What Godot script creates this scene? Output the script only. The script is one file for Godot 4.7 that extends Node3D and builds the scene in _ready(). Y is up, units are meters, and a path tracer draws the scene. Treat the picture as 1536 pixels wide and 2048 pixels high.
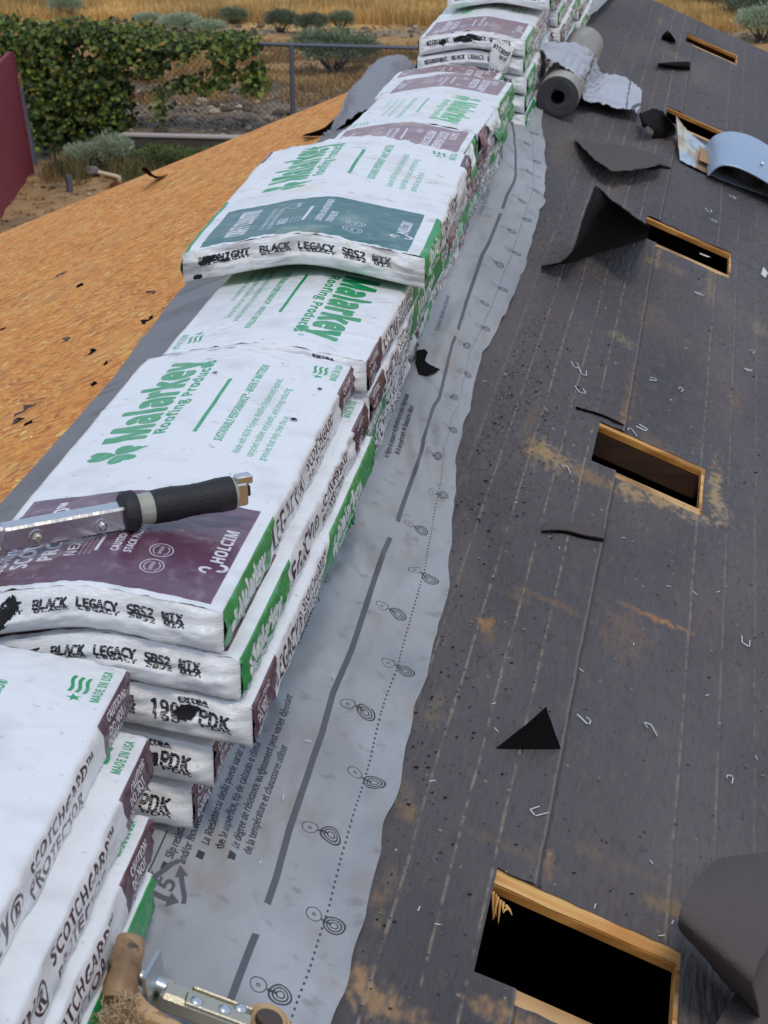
extends Node3D
# World: x to the right of the ridge, y up, the ridge runs along -z; s = -z is the distance from the camera along the ridge.

const PITCH := 0.39479
var cp := cos(PITCH)
var sp := sin(PITCH)
var taken := {}
var text_cache := {}
var rng := RandomNumberGenerator.new()
var M := {}
var camera_node: Camera3D


func _ready() -> void:
	# ---- camera
	var cam := Camera3D.new()
	cam.name = "camera"
	add_child(cam)
	cam.transform = Transform3D(Basis(Vector3(0.98759504, -0.00637874, -0.15689277), Vector3(-0.04843299, 0.9380819, -0.34301107), Vector3(0.14936624, 0.34635482, 0.92613609)).orthonormalized(), Vector3(0.72001793, 1.26793079, 0.0))
	var lens := CameraAttributesPhysical.new()
	lens.frustum_focal_length = 51.86
	lens.frustum_near = 0.05
	lens.frustum_far = 2000.0
	lens.frustum_focus_distance = 3.6
	lens.exposure_aperture = 15.0
	cam.attributes = lens
	cam.fov = 26.057
	cam.far = 2000.0
	cam.current = true
	camera_node = cam
	# ---- sky, exposure
	var env := Environment.new()
	env.background_mode = Environment.BG_SKY
	var sky_mat := ProceduralSkyMaterial.new()
	sky_mat.sky_top_color = Color(0.71, 0.79, 0.92)
	sky_mat.sky_horizon_color = Color(0.83, 0.87, 0.93)
	sky_mat.sky_curve = 0.2
	sky_mat.ground_bottom_color = Color(0.30, 0.26, 0.22)
	sky_mat.ground_horizon_color = Color(0.55, 0.52, 0.48)
	sky_mat.sky_energy_multiplier = 1.0
	var sky := Sky.new()
	sky.sky_material = sky_mat
	env.sky = sky
	env.tonemap_mode = Environment.TONE_MAPPER_LINEAR
	env.tonemap_exposure = 1.0
	env.sdfgi_enabled = true
	env.ssao_enabled = true
	env.ssil_enabled = true
	var we := WorldEnvironment.new()
	we.name = "world_environment"
	we.environment = env
	add_child(we)
	# ---- veiled sun
	var sun := DirectionalLight3D.new()
	sun.name = "sun"
	sun.light_energy = 0.36
	sun.light_color = Color(1.0, 0.95, 0.88)
	sun.light_angular_distance = 14.0
	sun.shadow_enabled = true
	sun.rotation_degrees = Vector3(-62.0, 28.0, 0.0)
	add_child(sun)
	rng.seed = 7
	make_materials()
	build_ground()
	build_house()
	build_underlayment()
	build_bundles()
	build_roll_and_vent()
	build_flaps()
	build_tools()
	build_debris()
	build_yard()


# ================================================================ helpers
func rp(s: float, t: float, h := 0.0) -> Vector3:      # a point on the right slope, t down from the ridge, h off the surface
	return Vector3(t * cp + h * sp, -t * sp + h * cp, -s)


func lp(s: float, t: float, h := 0.0) -> Vector3:      # the same on the left slope
	return Vector3(-t * cp - h * sp, -t * sp + h * cp, -s)


func rq(a: Array) -> Array:                            # (s, t, h) of the right slope to world
	var o := []
	for v in a:
		o.append(rp(v.x, v.y, v.z) if v is Vector3 else rp(v.x, v.y))
	return o


func lq(a: Array) -> Array:
	var o := []
	for v in a:
		o.append(lp(v.x, v.y, v.z) if v is Vector3 else lp(v.x, v.y))
	return o


func ph(r: float, g: float, b: float, k := 1.0) -> Color:   # base colour (linear) of a surface that shows as this sRGB in flat daylight
	var c := Color(r / 255.0, g / 255.0, b / 255.0).srgb_to_linear()
	return Color(clampf(c.r / 0.86 * k, 0.004, 0.86), clampf(c.g / 0.90 * k, 0.004, 0.86), clampf(c.b / 1.02 * k, 0.004, 0.86))


func mat(lin: Color, rough := 0.8, metal := 0.0) -> StandardMaterial3D:
	var m := StandardMaterial3D.new()
	m.albedo_color = lin.linear_to_srgb()
	m.roughness = rough
	m.metallic = metal
	return m


func bump(m: StandardMaterial3D, freq: float, strength: float, scale: float, sd: int, oct := 4, ridged := false) -> StandardMaterial3D:
	var t := NoiseTexture2D.new()
	t.width = 512
	t.height = 512
	t.seamless = true
	t.as_normal_map = true
	t.bump_strength = 6.0
	var n := FastNoiseLite.new()
	n.seed = sd
	n.frequency = freq
	n.fractal_octaves = oct
	if ridged:
		n.fractal_type = FastNoiseLite.FRACTAL_RIDGED
	t.noise = n
	m.normal_enabled = true
	m.normal_texture = t
	m.normal_scale = strength
	m.uv1_triplanar = true
	m.uv1_scale = Vector3.ONE * scale
	return m


func numbered(called: String) -> String:
	var n: int = taken.get(called, 0)
	taken[called] = n + 1
	return called if n == 0 else "%s_%03d" % [called, n]


func tag(o: Node, label := "", category := "", group := "", kind := "") -> Node:
	if label: o.set_meta("label", label)
	if category: o.set_meta("category", category)
	if group: o.set_meta("group", group)
	if kind: o.set_meta("kind", kind)
	return o


func thing(called: String, label: String, category: String, at := Vector3.ZERO, group := "") -> Node3D:
	var o := Node3D.new()
	o.name = numbered(called)
	o.position = at
	add_child(o)
	tag(o, label, category, group)
	return o


func put(called: String, mesh: Mesh, m: Material, parent: Node = null) -> MeshInstance3D:
	var o := MeshInstance3D.new()
	o.mesh = mesh
	o.material_override = m
	if parent == null:
		o.name = numbered(called)
		add_child(o)
	else:
		o.name = called
		parent.add_child(o, true)
	return o


class Acc:
	var v := PackedVector3Array()
	var uv := PackedVector2Array()
	var col := PackedColorArray()
	var idx := PackedInt32Array()
	var hint := PackedVector3Array()

	func vert(p: Vector3, t := Vector2.ZERO, c := Color.WHITE) -> int:
		v.append(p)
		uv.append(t)
		col.append(c)
		return v.size() - 1

	func tri(a: int, b: int, c: int) -> void:
		idx.append(a)
		idx.append(b)
		idx.append(c)

	func quad(a: int, b: int, c: int, d: int) -> void:   # clockwise seen from the front
		tri(a, b, c)
		tri(a, c, d)

	func face(a: Vector3, b: Vector3, c: Vector3, d: Vector3, cl := Color.WHITE) -> void:
		var i := vert(a, Vector2(0, 0), cl)
		vert(b, Vector2(1, 0), cl)
		vert(c, Vector2(1, 1), cl)
		vert(d, Vector2(0, 1), cl)
		quad(i, i + 1, i + 2, i + 3)

	func face3(a: Vector3, b: Vector3, c: Vector3, cl := Color.WHITE) -> void:
		var i := vert(a, Vector2.ZERO, cl)
		vert(b, Vector2.RIGHT, cl)
		vert(c, Vector2.ONE, cl)
		tri(i, i + 1, i + 2)

	# a grid of (nu+1)*(nv+1) points; skip(i, j) leaves a cell out
	func grid(nu: int, nv: int, pos: Callable, tex = null, colour = null, skip = null) -> void:
		var first := v.size()
		for j in nv + 1:
			for i in nu + 1:
				vert(pos.call(i, j), tex.call(i, j) if tex != null else Vector2(float(i) / nu, float(j) / nv), colour.call(i, j) if colour != null else Color.WHITE)
		for j in nv:
			for i in nu:
				if skip != null and skip.call(i, j):
					continue
				var a := first + j * (nu + 1) + i
				quad(a, a + 1, a + nu + 2, a + nu + 1)

	func box(x: Transform3D, size: Vector3, b := 0.0, cl := Color.WHITE) -> void:    # a box with chamfered edges
		var h := size / 2.0
		b = minf(b, minf(h.x, minf(h.y, h.z)) * 0.9)
		for ax in 3:
			for sg in [-1.0, 1.0]:
				var n := Vector3.ZERO
				n[ax] = sg
				var u := Vector3.ZERO
				u[(ax + 1) % 3] = 1.0
				var w := n.cross(u)
				var c: Vector3 = n * h[ax]
				var hu := u * (h[(ax + 1) % 3] - b)
				var hw: Vector3 = w * (h[(ax + 2) % 3] - b)
				face(x * (c - hu - hw), x * (c - hu + hw), x * (c + hu + hw), x * (c + hu - hw), cl)
		if b <= 0.0:
			return
		for ax in 3:
			var p := (ax + 1) % 3
			var q := (ax + 2) % 3
			for sa in [-1.0, 1.0]:
				for sb in [-1.0, 1.0]:
					var e := Vector3.ZERO
					e[ax] = h[ax] - b
					var c1 := Vector3.ZERO
					c1[p] = sa * h[p]
					c1[q] = sb * (h[q] - b)
					var c2 := Vector3.ZERO
					c2[p] = sa * (h[p] - b)
					c2[q] = sb * h[q]
					if sa * sb > 0:
						face(x * (c1 - e), x * (c1 + e), x * (c2 + e), x * (c2 - e), cl)
					else:
						face(x * (c2 - e), x * (c2 + e), x * (c1 + e), x * (c1 - e), cl)
		for sx in [-1.0, 1.0]:
			for sy in [-1.0, 1.0]:
				for sz in [-1.0, 1.0]:
					var k := Vector3(sx, sy, sz) * h
					var pa := k - Vector3(0, sy * b, sz * b)
					var pb := k - Vector3(sx * b, 0, sz * b)
					var pc := k - Vector3(sx * b, sy * b, 0)
					if sx * sy * sz > 0:
						face3(x * pa, x * pc, x * pb, cl)
					else:
						face3(x * pa, x * pb, x * pc, cl)

	# a tube through points; radius may be a number or an array
	func tube(pts: Array, radius: Variant, sides := 8, caps := true, squash := 1.0, cl := Color.WHITE) -> void:
		var n := pts.size()
		var first := v.size()
		var side := Vector3.ZERO
		for k in n:
			var d: Vector3 = (pts[mini(k + 1, n - 1)] - pts[maxi(k - 1, 0)]).normalized()
			if side == Vector3.ZERO:
				side = d.cross(Vector3.UP if absf(d.y) < 0.95 else Vector3.RIGHT).normalized()
			side = (side - d * side.dot(d)).normalized()
			var up := side.cross(d)
			var r: float = radius[k] if radius is Array else radius
			for i in sides + 1:
				var a := TAU * i / sides
				vert(pts[k] + side * cos(a) * r + up * sin(a) * r * squash, Vector2(float(i) / sides, float(k) / maxi(1, n - 1)), cl)
		for k in n - 1:
			for i in sides:
				var a := first + k * (sides + 1) + i
				quad(a, a + 1, a + sides + 2, a + sides + 1)
		if caps:
			for e in [0, n - 1]:
				var c := vert(pts[e], Vector2(0.5, 0.5), cl)
				var ring := []
				for i in sides + 1:
					ring.append(vert(v[first + e * (sides + 1) + i], Vector2(0.5, 0.5), cl))
				for i in sides:
					if e == 0:
						tri(c, ring[i + 1], ring[i])
					else:
						tri(c, ring[i], ring[i + 1])

	func mesh(flat := false) -> ArrayMesh:
		var a := []
		a.resize(Mesh.ARRAY_MAX)
		if flat:
			var v2 := PackedVector3Array()
			var t2 := PackedVector2Array()
			var c2 := PackedColorArray()
			var i2 := PackedInt32Array()
			for k in idx:
				i2.append(v2.size())
				v2.append(v[k])
				t2.append(uv[k])
				c2.append(col[k])
			v = v2
			uv = t2
			col = c2
			idx = i2
		var nn := PackedVector3Array()
		nn.resize(v.size())
		for k in range(0, idx.size(), 3):
			var i0 := idx[k]
			var i1 := idx[k + 1]
			var i2 := idx[k + 2]
			var n := (v[i2] - v[i0]).cross(v[i1] - v[i0])
			nn[i0] += n
			nn[i1] += n
			nn[i2] += n
		for k in nn.size():
			nn[k] = nn[k].normalized() if nn[k].length_squared() > 1e-20 else Vector3.UP
		a[Mesh.ARRAY_VERTEX] = v
		a[Mesh.ARRAY_NORMAL] = nn
		a[Mesh.ARRAY_TEX_UV] = uv
		a[Mesh.ARRAY_COLOR] = col
		a[Mesh.ARRAY_INDEX] = idx
		var m := ArrayMesh.new()
		m.add_surface_from_arrays(Mesh.PRIMITIVE_TRIANGLES, a)
		return m


func catmull(p: Array, f: float) -> Vector3:          # f in 0..1 along the points
	var n := p.size()
	if n == 1:
		return p[0]
	var x := clampf(f, 0.0, 1.0) * (n - 1)
	var i := mini(int(x), n - 2)
	var u := x - i
	var a: Vector3 = p[maxi(i - 1, 0)]
	var b: Vector3 = p[i]
	var c: Vector3 = p[i + 1]
	var d: Vector3 = p[mini(i + 2, n - 1)]
	return b.cubic_interpolate(c, a, d, u)


# a thin sheet lofted through rows of points, with thickness; ragged(i, j) may move a point
func loft(rows: Array, nu: int, nv: int, thick: float, rough := 0.0, sd := 1, jag := 0.0) -> Acc:
	var nz := noise(sd, 9.0, 3)
	var p := []
	for j in nv + 1:
		var cross := []
		var line := []
		for r in rows:
			cross.append([])
		for i in nu + 1:
			var pts := []
			for r in rows:
				pts.append(catmull(r, float(i) / nu))
			line.append(catmull(pts, float(j) / nv))
		p.append(line)
	var nrm := []
	for j in nv + 1:
		var line := []
		for i in nu + 1:
			var du: Vector3 = p[j][mini(i + 1, nu)] - p[j][maxi(i - 1, 0)]
			var dv: Vector3 = p[mini(j + 1, nv)][i] - p[maxi(j - 1, 0)][i]
			line.append(dv.cross(du).normalized())
		nrm.append(line)
	var acc := Acc.new()
	var nv1 := nu + 1
	for side in [1.0, -1.0]:
		for j in nv + 1:
			for i in nu + 1:
				var q: Vector3 = p[j][i]
				var d := nz.get_noise_3d(q.x * 8.0, q.y * 8.0, q.z * 4.0) * rough
				var e := 0.0
				if jag > 0.0 and (j == 0 or j == nv or i == 0 or i == nu):
					e = nz.get_noise_3d(q.x * 40.0 + 9.0, q.y * 40.0, q.z * 25.0) * jag
				var inward: Vector3 = (p[nv / 2][nu / 2] - q).normalized()
				acc.vert(q + nrm[j][i] * (d + side * thick / 2.0) + inward * (absf(e)), Vector2(float(i) / nu, float(j) / nv))
	var half := (nu + 1) * (nv + 1)
	for j in nv:
		for i in nu:
			var a := j * nv1 + i
			acc.quad(a, a + 1, a + nv1 + 1, a + nv1)
			acc.quad(half + a, half + a + nv1, half + a + nv1 + 1, half + a + 1)
	# rim
	var ring := []
	for i in nu:
		ring.append(i)
	for j in nv:
		ring.append(j * nv1 + nu)
	for i in nu:
		ring.append(nv * nv1 + nu - i)
	for j in nv:
		ring.append((nv - j) * nv1)
	for k in ring.size():
		var a: int = ring[k]
		var b: int = ring[(k + 1) % ring.size()]
		acc.face(acc.v[a], acc.v[half + a], acc.v[half + b], acc.v[b])
	return acc


func noise(sd: int, freq: float, oct := 3) -> FastNoiseLite:
	var n := FastNoiseLite.new()
	n.seed = sd
	n.frequency = freq
	n.fractal_octaves = oct
	return n


func lut(tab: Array, x: float) -> float:              # piecewise linear through Vector2 points
	if x <= tab[0].x:
		return tab[0].y
	for k in tab.size() - 1:
		if x <= tab[k + 1].x:
			return lerpf(tab[k].y, tab[k + 1].y, (x - tab[k].x) / (tab[k + 1].x - tab[k].x))
	return tab[-1].y


# ================================================================ print on film and sheet (computed images)
func fill_tri(img: Image, a: Vector2, b: Vector2, c: Vector2, col: Color) -> void:
	var w := img.get_width()
	var h := img.get_height()
	var y0 := maxi(0, int(ceil(minf(a.y, minf(b.y, c.y)) - 0.5)))
	var y1 := mini(h - 1, int(floor(maxf(a.y, maxf(b.y, c.y)) - 0.5)))
	for y in range(y0, y1 + 1):
		var yc := y + 0.5
		var lo := 1e9
		var hi := -1e9
		if (a.y <= yc) != (b.y <= yc):
			var x := a.x + (yc - a.y) / (b.y - a.y) * (b.x - a.x)
			lo = minf(lo, x)
			hi = maxf(hi, x)
		if (b.y <= yc) != (c.y <= yc):
			var x := b.x + (yc - b.y) / (c.y - b.y) * (c.x - b.x)
			lo = minf(lo, x)
			hi = maxf(hi, x)
		if (c.y <= yc) != (a.y <= yc):
			var x := c.x + (yc - c.y) / (a.y - c.y) * (a.x - c.x)
			lo = minf(lo, x)
			hi = maxf(hi, x)
		var x0 := maxi(0, int(ceil(lo - 0.5)))
		var x1 := mini(w, int(ceil(hi - 0.5)))
		if x1 > x0:
			img.fill_rect(Rect2i(x0, y, x1 - x0, 1), col)


func fill_poly(img: Image, pts: PackedVector2Array, col: Color) -> void:
	var t := Geometry2D.triangulate_polygon(pts)
	for k in range(0, t.size(), 3):
		fill_tri(img, pts[t[k]], pts[t[k + 1]], pts[t[k + 2]], col)


func ring(img: Image, c: Vector2, rx: float, ry: float, w: float, col: Color, a0 := 0.0, a1 := TAU) -> void:   # w: share of the radius
	var n := 36
	for k in n:
		var p := a0 + (a1 - a0) * k / n
		var q := a0 + (a1 - a0) * (k + 1) / n
		var o1 := c + Vector2(cos(p) * rx, sin(p) * ry)
		var o2 := c + Vector2(cos(q) * rx, sin(q) * ry)
		var i1 := c + Vector2(cos(p) * rx, sin(p) * ry) * (1.0 - w)
		var i2 := c + Vector2(cos(q) * rx, sin(q) * ry) * (1.0 - w)
		fill_tri(img, o1, o2, i1, col)
		fill_tri(img, i1, o2, i2, col)


func glyphs(s: String, face: String, bold: bool) -> Dictionary:
	var key := s + face + str(bold)
	if text_cache.has(key):
		return text_cache[key]
	var f := SystemFont.new()
	f.font_names = PackedStringArray([face])
	f.font_weight = 700 if bold else 400
	var tm := TextMesh.new()
	tm.font = f
	tm.font_size = 64
	tm.pixel_size = 1.0 / 64.0
	tm.depth = 0.0
	tm.curve_step = 1.5
	tm.horizontal_alignment = HORIZONTAL_ALIGNMENT_LEFT
	tm.text = s
	var arr := tm.get_mesh_arrays()
	var vs: PackedVector3Array = arr[Mesh.ARRAY_VERTEX]
	var ix = arr[Mesh.ARRAY_INDEX]
	var out := PackedVector2Array()
	if ix != null and ix.size() > 0:
		for k in ix:
			out.append(Vector2(vs[k].x, vs[k].y))
	else:
		for q in vs:
			out.append(Vector2(q.x, q.y))
	var lo := 1e9
	var hi := -1e9
	for q in out:
		lo = minf(lo, q.x)
		hi = maxf(hi, q.x)
	var d := {"tris": out, "x": lo, "w": hi - lo, "base": 0.0, "cap": 0.7}
	if s != "H":
		var hh := glyphs("H", face, bold)
		d.base = hh.base
		d.cap = hh.cap
	else:
		var l2 := 1e9
		var h2 := -1e9
		for q in out:
			l2 = minf(l2, q.y)
			h2 = maxf(h2, q.y)
		d.base = l2
		d.cap = h2 - l2
	text_cache[key] = d
	return d


# text from `at` (baseline start) along `along` (pixels, its whole width), with `up` the cap height vector in pixels
func write(img: Image, s: String, at: Vector2, along: Vector2, up: Vector2, col: Color, bold := true, fat := 0.0, face := "Droid Sans") -> void:
	var g := glyphs(s, face, bold)
	var offs := [Vector2.ZERO]
	if fat > 0.0:
		offs = [Vector2(fat, 0), Vector2(-fat, 0), Vector2(0, fat), Vector2(0, -fat), Vector2(fat, fat) * 0.7, Vector2(-fat, fat) * 0.7, Vector2(fat, -fat) * 0.7, Vector2(-fat, -fat) * 0.7]
	var tr: PackedVector2Array = g.tris
	for o in offs:
		for k in range(0, tr.size() - 2, 3):
			var p := []
			for m in 3:
				var q := tr[k + m]
				p.append(at + o + along * ((q.x - g.x) / g.w) + up * ((q.y - g.base) / g.cap))
			fill_tri(img, p[0], p[1], p[2], col)


func line(img: Image, a: Vector2, b: Vector2, w: float, col: Color) -> void:
	var n := (b - a).orthogonal().normalized() * w / 2.0
	fill_tri(img, a + n, b + n, a - n, col)
	fill_tri(img, a - n, b + n, b - n, col)


# soiling: a coloured layer whose alpha follows noise between lo and hi
func soil(img: Image, col: Color, sd: int, freq: float, lo: float, hi: float, most: float, stretch := Vector2.ONE, oct := 4) -> void:
	var w := img.get_width()
	var h := img.get_height()
	var k := 3
	var nw := maxi(8, int(w / k * stretch.x))
	var nh := maxi(8, int(h / k * stretch.y))
	var n := noise(sd, freq, oct)
	var data := n.get_image(nw, nh, false, false, true).get_data()
	var px := PackedByteArray()
	px.resize(nw * nh * 4)
	var r := int(col.r * 255)
	var g := int(col.g * 255)
	var b := int(col.b * 255)
	var tab := PackedByteArray()
	for i in 256:
		tab.append(int(clampf((i / 255.0 - lo) / (hi - lo), 0.0, 1.0) * most * 255.0))
	for i in nw * nh:
		px[i * 4] = r
		px[i * 4 + 1] = g
		px[i * 4 + 2] = b
		px[i * 4 + 3] = tab[data[i]]
	var layer := Image.create_from_data(nw, nh, false, Image.FORMAT_RGBA8, px)
	layer.resize(w, h, Image.INTERPOLATE_CUBIC if stretch.x >= 1.0 and stretch.y >= 1.0 else Image.INTERPOLATE_BILINEAR)
	img.blend_rect(layer, Rect2i(0, 0, w, h), Vector2i.ZERO)


func tex(img: Image) -> ImageTexture:
	return ImageTexture.create_from_image(img)


func sr(lin: Color) -> Color:
	var c := lin.linear_to_srgb()
	c.a = 1.0
	return c


# ================================================================ materials
func shamrock(img: Image, at: Vector2, ax: Vector2, ay: Vector2, col: Color) -> void:     # three heart leaves and a stem; ax, ay the unit axes in pixels
	for k in 3:
		var a: float = [PI / 2, PI / 2 + 2.1, PI / 2 - 2.1][k]
		var d := Vector2(cos(a), sin(a))
		var e := Vector2(-d.y, d.x)
		var pts := PackedVector2Array()
		for q in [Vector2(0.02, 0.0), Vector2(0.2, -0.26), Vector2(0.42, -0.40), Vector2(0.66, -0.42), Vector2(0.80, -0.28), Vector2(0.82, -0.12), Vector2(0.70, 0.0), Vector2(0.82, 0.12), Vector2(0.80, 0.28), Vector2(0.66, 0.42), Vector2(0.42, 0.40), Vector2(0.2, 0.26)]:
			var w: Vector2 = d * q.x * 0.62 + e * q.y * 0.62
			pts.append(at + ax * w.x + ay * w.y)
		fill_poly(img, pts, col)
	var st := PackedVector2Array()
	for q in [Vector2(0.02, 0.05), Vector2(0.12, -0.28), Vector2(0.30, -0.52), Vector2(0.37, -0.46), Vector2(0.21, -0.22), Vector2(0.10, 0.08)]:
		st.append(at + ax * q.x + ay * q.y)
	fill_poly(img, st, col)


# the printed film of a bundle, unrolled: x along the bundle, rows from the left side over the top to the right side
func wrapper(kind: String) -> ImageTexture:
	var sc := 2.0                      # drawn at twice the size
	var k := 2048.0 / 1.016 * sc
	var thick := 0.057
	var wid := 0.337
	var w := 2048 * int(sc)
	var h := int((wid + 2 * thick) * k)
	h -= h % 2
	var img := Image.create(w, h, false, Image.FORMAT_RGBA8)
	var white := Color(0.93, 0.935, 0.935)
	var green := sr(ph(22, 146, 90)) if kind != "faded" else sr(ph(80, 178, 120))
	var side_green := sr(ph(10, 140, 70)) if kind != "faded" else sr(ph(40, 150, 85))
	var band := sr(ph(92, 58, 82)) if kind == "legacy" or kind == "blank" else (sr(ph(136, 108, 120)) if kind == "faded" else sr(ph(54, 106, 112)))
	var purple := sr(ph(78, 44, 66)) if kind != "faded" else sr(ph(118, 84, 98))
	var ink := sr(ph(62, 40, 50)) if kind != "teal" else sr(ph(48, 50, 56))
	img.fill(white)
	var R := Vector2.RIGHT
	var U := Vector2.UP
	var at := func(u: float, v: float) -> Vector2:    # u from the front end, v from the right edge of the top
		return Vector2(u * k, (thick + wid - v) * k)
	# coloured band with its print
	var b0: Vector2 = at.call(0.014, wid - 0.016)
	img.fill_rect(Rect2i(int(b0.x), int(b0.y), int(0.312 * k), int((wid - 0.034) * k)), band)
	var pale := Color(0.90, 0.88, 0.91)
	if kind == "teal":
		write(img, "CRAFT COUNTRY", at.call(0.06, 0.262), R * 0.225 * k, U * 0.030 * k, pale, true, 2.0)
		for q in 2:
			write(img, "POLYMER MODIFIED SHINGLES", at.call(0.075, 0.235 - q * 0.011), R * 0.19 * k, U * 0.007 * k, pale, false)
	else:
		write(img, "LEGACY®", at.call(0.05, 0.285), R * 0.10 * k, U * 0.016 * k, pale, true, 1.0)
		write(img, "SCOTCHGARD™", at.call(0.07, 0.258), R * 0.235 * k, U * 0.021 * k, pale, true, 2.0)
		write(img, "PROTECTOR", at.call(0.09, 0.231), R * 0.185 * k, U * 0.019 * k, pale, true, 2.0)
	write(img, "NEX", at.call(0.10, 0.205), R * 0.045 * k, U * 0.014 * k, pale, false, 1.5)
	for q in 3:
		write(img, "polymer modified asphalt", at.call(0.10, 0.198 - q * 0.006), R * 0.05 * k, U * 0.0032 * k, pale, false)
	var ang := PackedVector2Array([at.call(0.235, 0.206), at.call(0.262, 0.226), at.call(0.288, 0.206)])
	line(img, ang[0], ang[1], 5, pale)
	line(img, ang[1], ang[2], 5, pale)
	write(img, "Smart", at.call(0.245, 0.200), R * 0.034 * k, U * 0.008 * k, pale, true)
	line(img, at.call(0.11, 0.181), at.call(0.245, 0.181), 0.0045 * k, pale)
	write(img, "CAUTION: DO NOT DOUBLE", at.call(0.112, 0.154), R * 0.19 * k, U * 0.0095 * k, pale, true, 0.8)
	write(img, "STACK PALLETS", at.call(0.112, 0.138), R * 0.10 * k, U * 0.0095 * k, pale, true, 0.8)
	for q in 2:
		var c: Vector2 = at.call(0.085 + 0.050 * q, 0.105)
		ring(img, c, 0.021 * k, 0.0145 * k, 0.08, pale)
		ring(img, c, 0.0155 * k, 0.010 * k, 0.10, pale, 0.5, 2.6)
		ring(img, c, 0.0155 * k, 0.010 * k, 0.10, pale, 3.6, 5.8)
		write(img, "CERTIFIED", c + Vector2(-0.013 * k, 0.002 * k), R * 0.026 * k, U * 0.0045 * k, pale, true)
	write(img, "HOLCIM", at.call(0.135, 0.029), R * 0.105 * k, U * 0.0155 * k, pale, true, 2.0)
	ring(img, at.call(0.106, 0.044), 0.011 * k, 0.009 * k, 0.5, pale, PI * 0.9, TAU * 1.12)
	ring(img, at.call(0.119, 0.029), 0.013 * k, 0.010 * k, 0.5, pale, -0.3, PI * 1.1)
	# maker's mark along the bundle
	shamrock(img, at.call(0.492, 0.252), R * 0.078 * k, U * 0.078 * k, green)
	write(img, "Malarkey", at.call(0.556, 0.229), R * 0.392 * k, U * 0.058 * k, green, true, 0.0034 * k)
	write(img, "Roofing Products", at.call(0.572, 0.203), R * 0.364 * k, U * 0.0165 * k, green, true, 0.0007 * k)
	write(img, "®", at.call(0.945, 0.213), R * 0.011 * k, U * 0.010 * k, green, false)
	line(img, at.call(0.574, 0.160), at.call(0.834, 0.160), 0.0058 * k, green)
	write(img, "SUSTAINABLE PERFORMANCE™ - WHEN IT MATTERS®", at.call(0.553, 0.117), R * 0.372 * k, U * 0.0115 * k, green, true, 1.0)
	if kind != "blank":
		write(img, "Made with NEX® Polymer Modified (Rubberized) Asphalt,", at.call(0.520, 0.086), R * 0.348 * k, U * 0.0095 * k, green, false, 0.6)
		write(img, "upcycled rubber and plastic, and smog-reducing", at.call(0.515, 0.067), R * 0.318 * k, U * 0.0095 * k, green, false, 0.6)
		write(img, "granules that help clean the air.", at.call(0.510, 0.048), R * 0.205 * k, U * 0.0095 * k, green, false, 0.6)
	# flag mark
	var star := PackedVector2Array()
	for q in 10:
		var rr := 0.0095 if q % 2 == 0 else 0.0038
		var a := -PI / 2 + q * PI / 5
		star.append(at.call(0.918, 0.041) + Vector2(cos(a), sin(a)) * rr * k)
	fill_poly(img, star, green)
	for q in 3:
		var prev := Vector2.ZERO
		for m in 9:
			var f := m / 8.0
			var p: Vector2 = at.call(0.931 + f * 0.040, 0.050 - q * 0.0085 - sin(f * TAU) * 0.0018)
			if m > 0:
				line(img, prev, p + Vector2(1, 0), 0.0042 * k, green)
			prev = p
	write(img, "MADE IN USA", at.call(0.915, 0.0125), R * 0.082 * k, U * 0.0105 * k, green, true, 0.5)
	# both long sides; the left one reads from the other side
	for sd in 2:
		var o := Vector2(0, (thick + wid) * k) if sd == 0 else Vector2(0, thick * k)
		var dr := R if sd == 0 else R                        # along the bundle
		var up := U if sd == 0 else -U
		var p := func(u: float, y: float) -> Vector2:
			return o + Vector2(u * k, (thick - y) * k * (1.0 if sd == 0 else -1.0))
		var q0: Vector2 = p.call(0.0, thick if sd == 0 else 0.0)
		img.fill_rect(Rect2i(0, int((thick + wid) * k) if sd == 0 else 0, int((0.265 if sd == 0 else 0.44) * k), int(thick * k)), side_green)
		var edge := PackedVector2Array([p.call(0.262, 0.0), p.call(0.262, thick), p.call(0.325, thick)]) if sd == 0 else PackedVector2Array([p.call(0.438, 0.0), p.call(0.438, thick), p.call(0.58, 0.0)])
		fill_poly(img, edge, side_green)
		img.fill_rect(Rect2i(int(0.885 * k), int((thick + wid) * k) if sd == 0 else 0, int(0.131 * k) + 1, int(thick * k)), purple)
		fill_poly(img, PackedVector2Array([p.call(0.886, 0.0), p.call(0.886, thick), p.call(0.862, thick)]), purple)
		if sd == 0:
			shamrock(img, p.call(0.050, 0.026), R * 0.030 * k, U * 0.030 * k, white)
			write(img, "Malarkey", p.call(0.070, 0.019), R * 0.170 * k, U * 0.024 * k, white, true, 0.0016 * k)
			write(img, "Roofing Products", p.call(0.080, 0.007), R * 0.150 * k, U * 0.007 * k, white, true, 0.5)
			if kind == "teal":
				write(img, "CRAFT COUNTRY", p.call(0.33, 0.016), R * 0.30 * k, U * 0.026 * k, ink, true, 1.0)
			else:
				write(img, "LEGACY®", p.call(0.300, 0.014), R * 0.235 * k, U * 0.030 * k, ink, true, 1.0)
				write(img, "SCOTCHGARD™", p.call(0.565, 0.032), R * 0.255 * k, U * 0.0155 * k, ink, true, 0.8)
				write(img, "PROTECTOR", p.call(0.570, 0.009), R * 0.205 * k, U * 0.0155 * k, ink, true, 0.8)
			write(img, "CAUTION:", p.call(0.905, 0.040), R * 0.075 * k, U * 0.010 * k, white, true, 0.5)
			write(img, "DO NOT", p.call(0.905, 0.024), R * 0.060 * k, U * 0.010 * k, white, true, 0.5)
			write(img, "DOUBLE", p.call(0.905, 0.008), R * 0.064 * k, U * 0.010 * k, white, true, 0.5)
		else:
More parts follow.
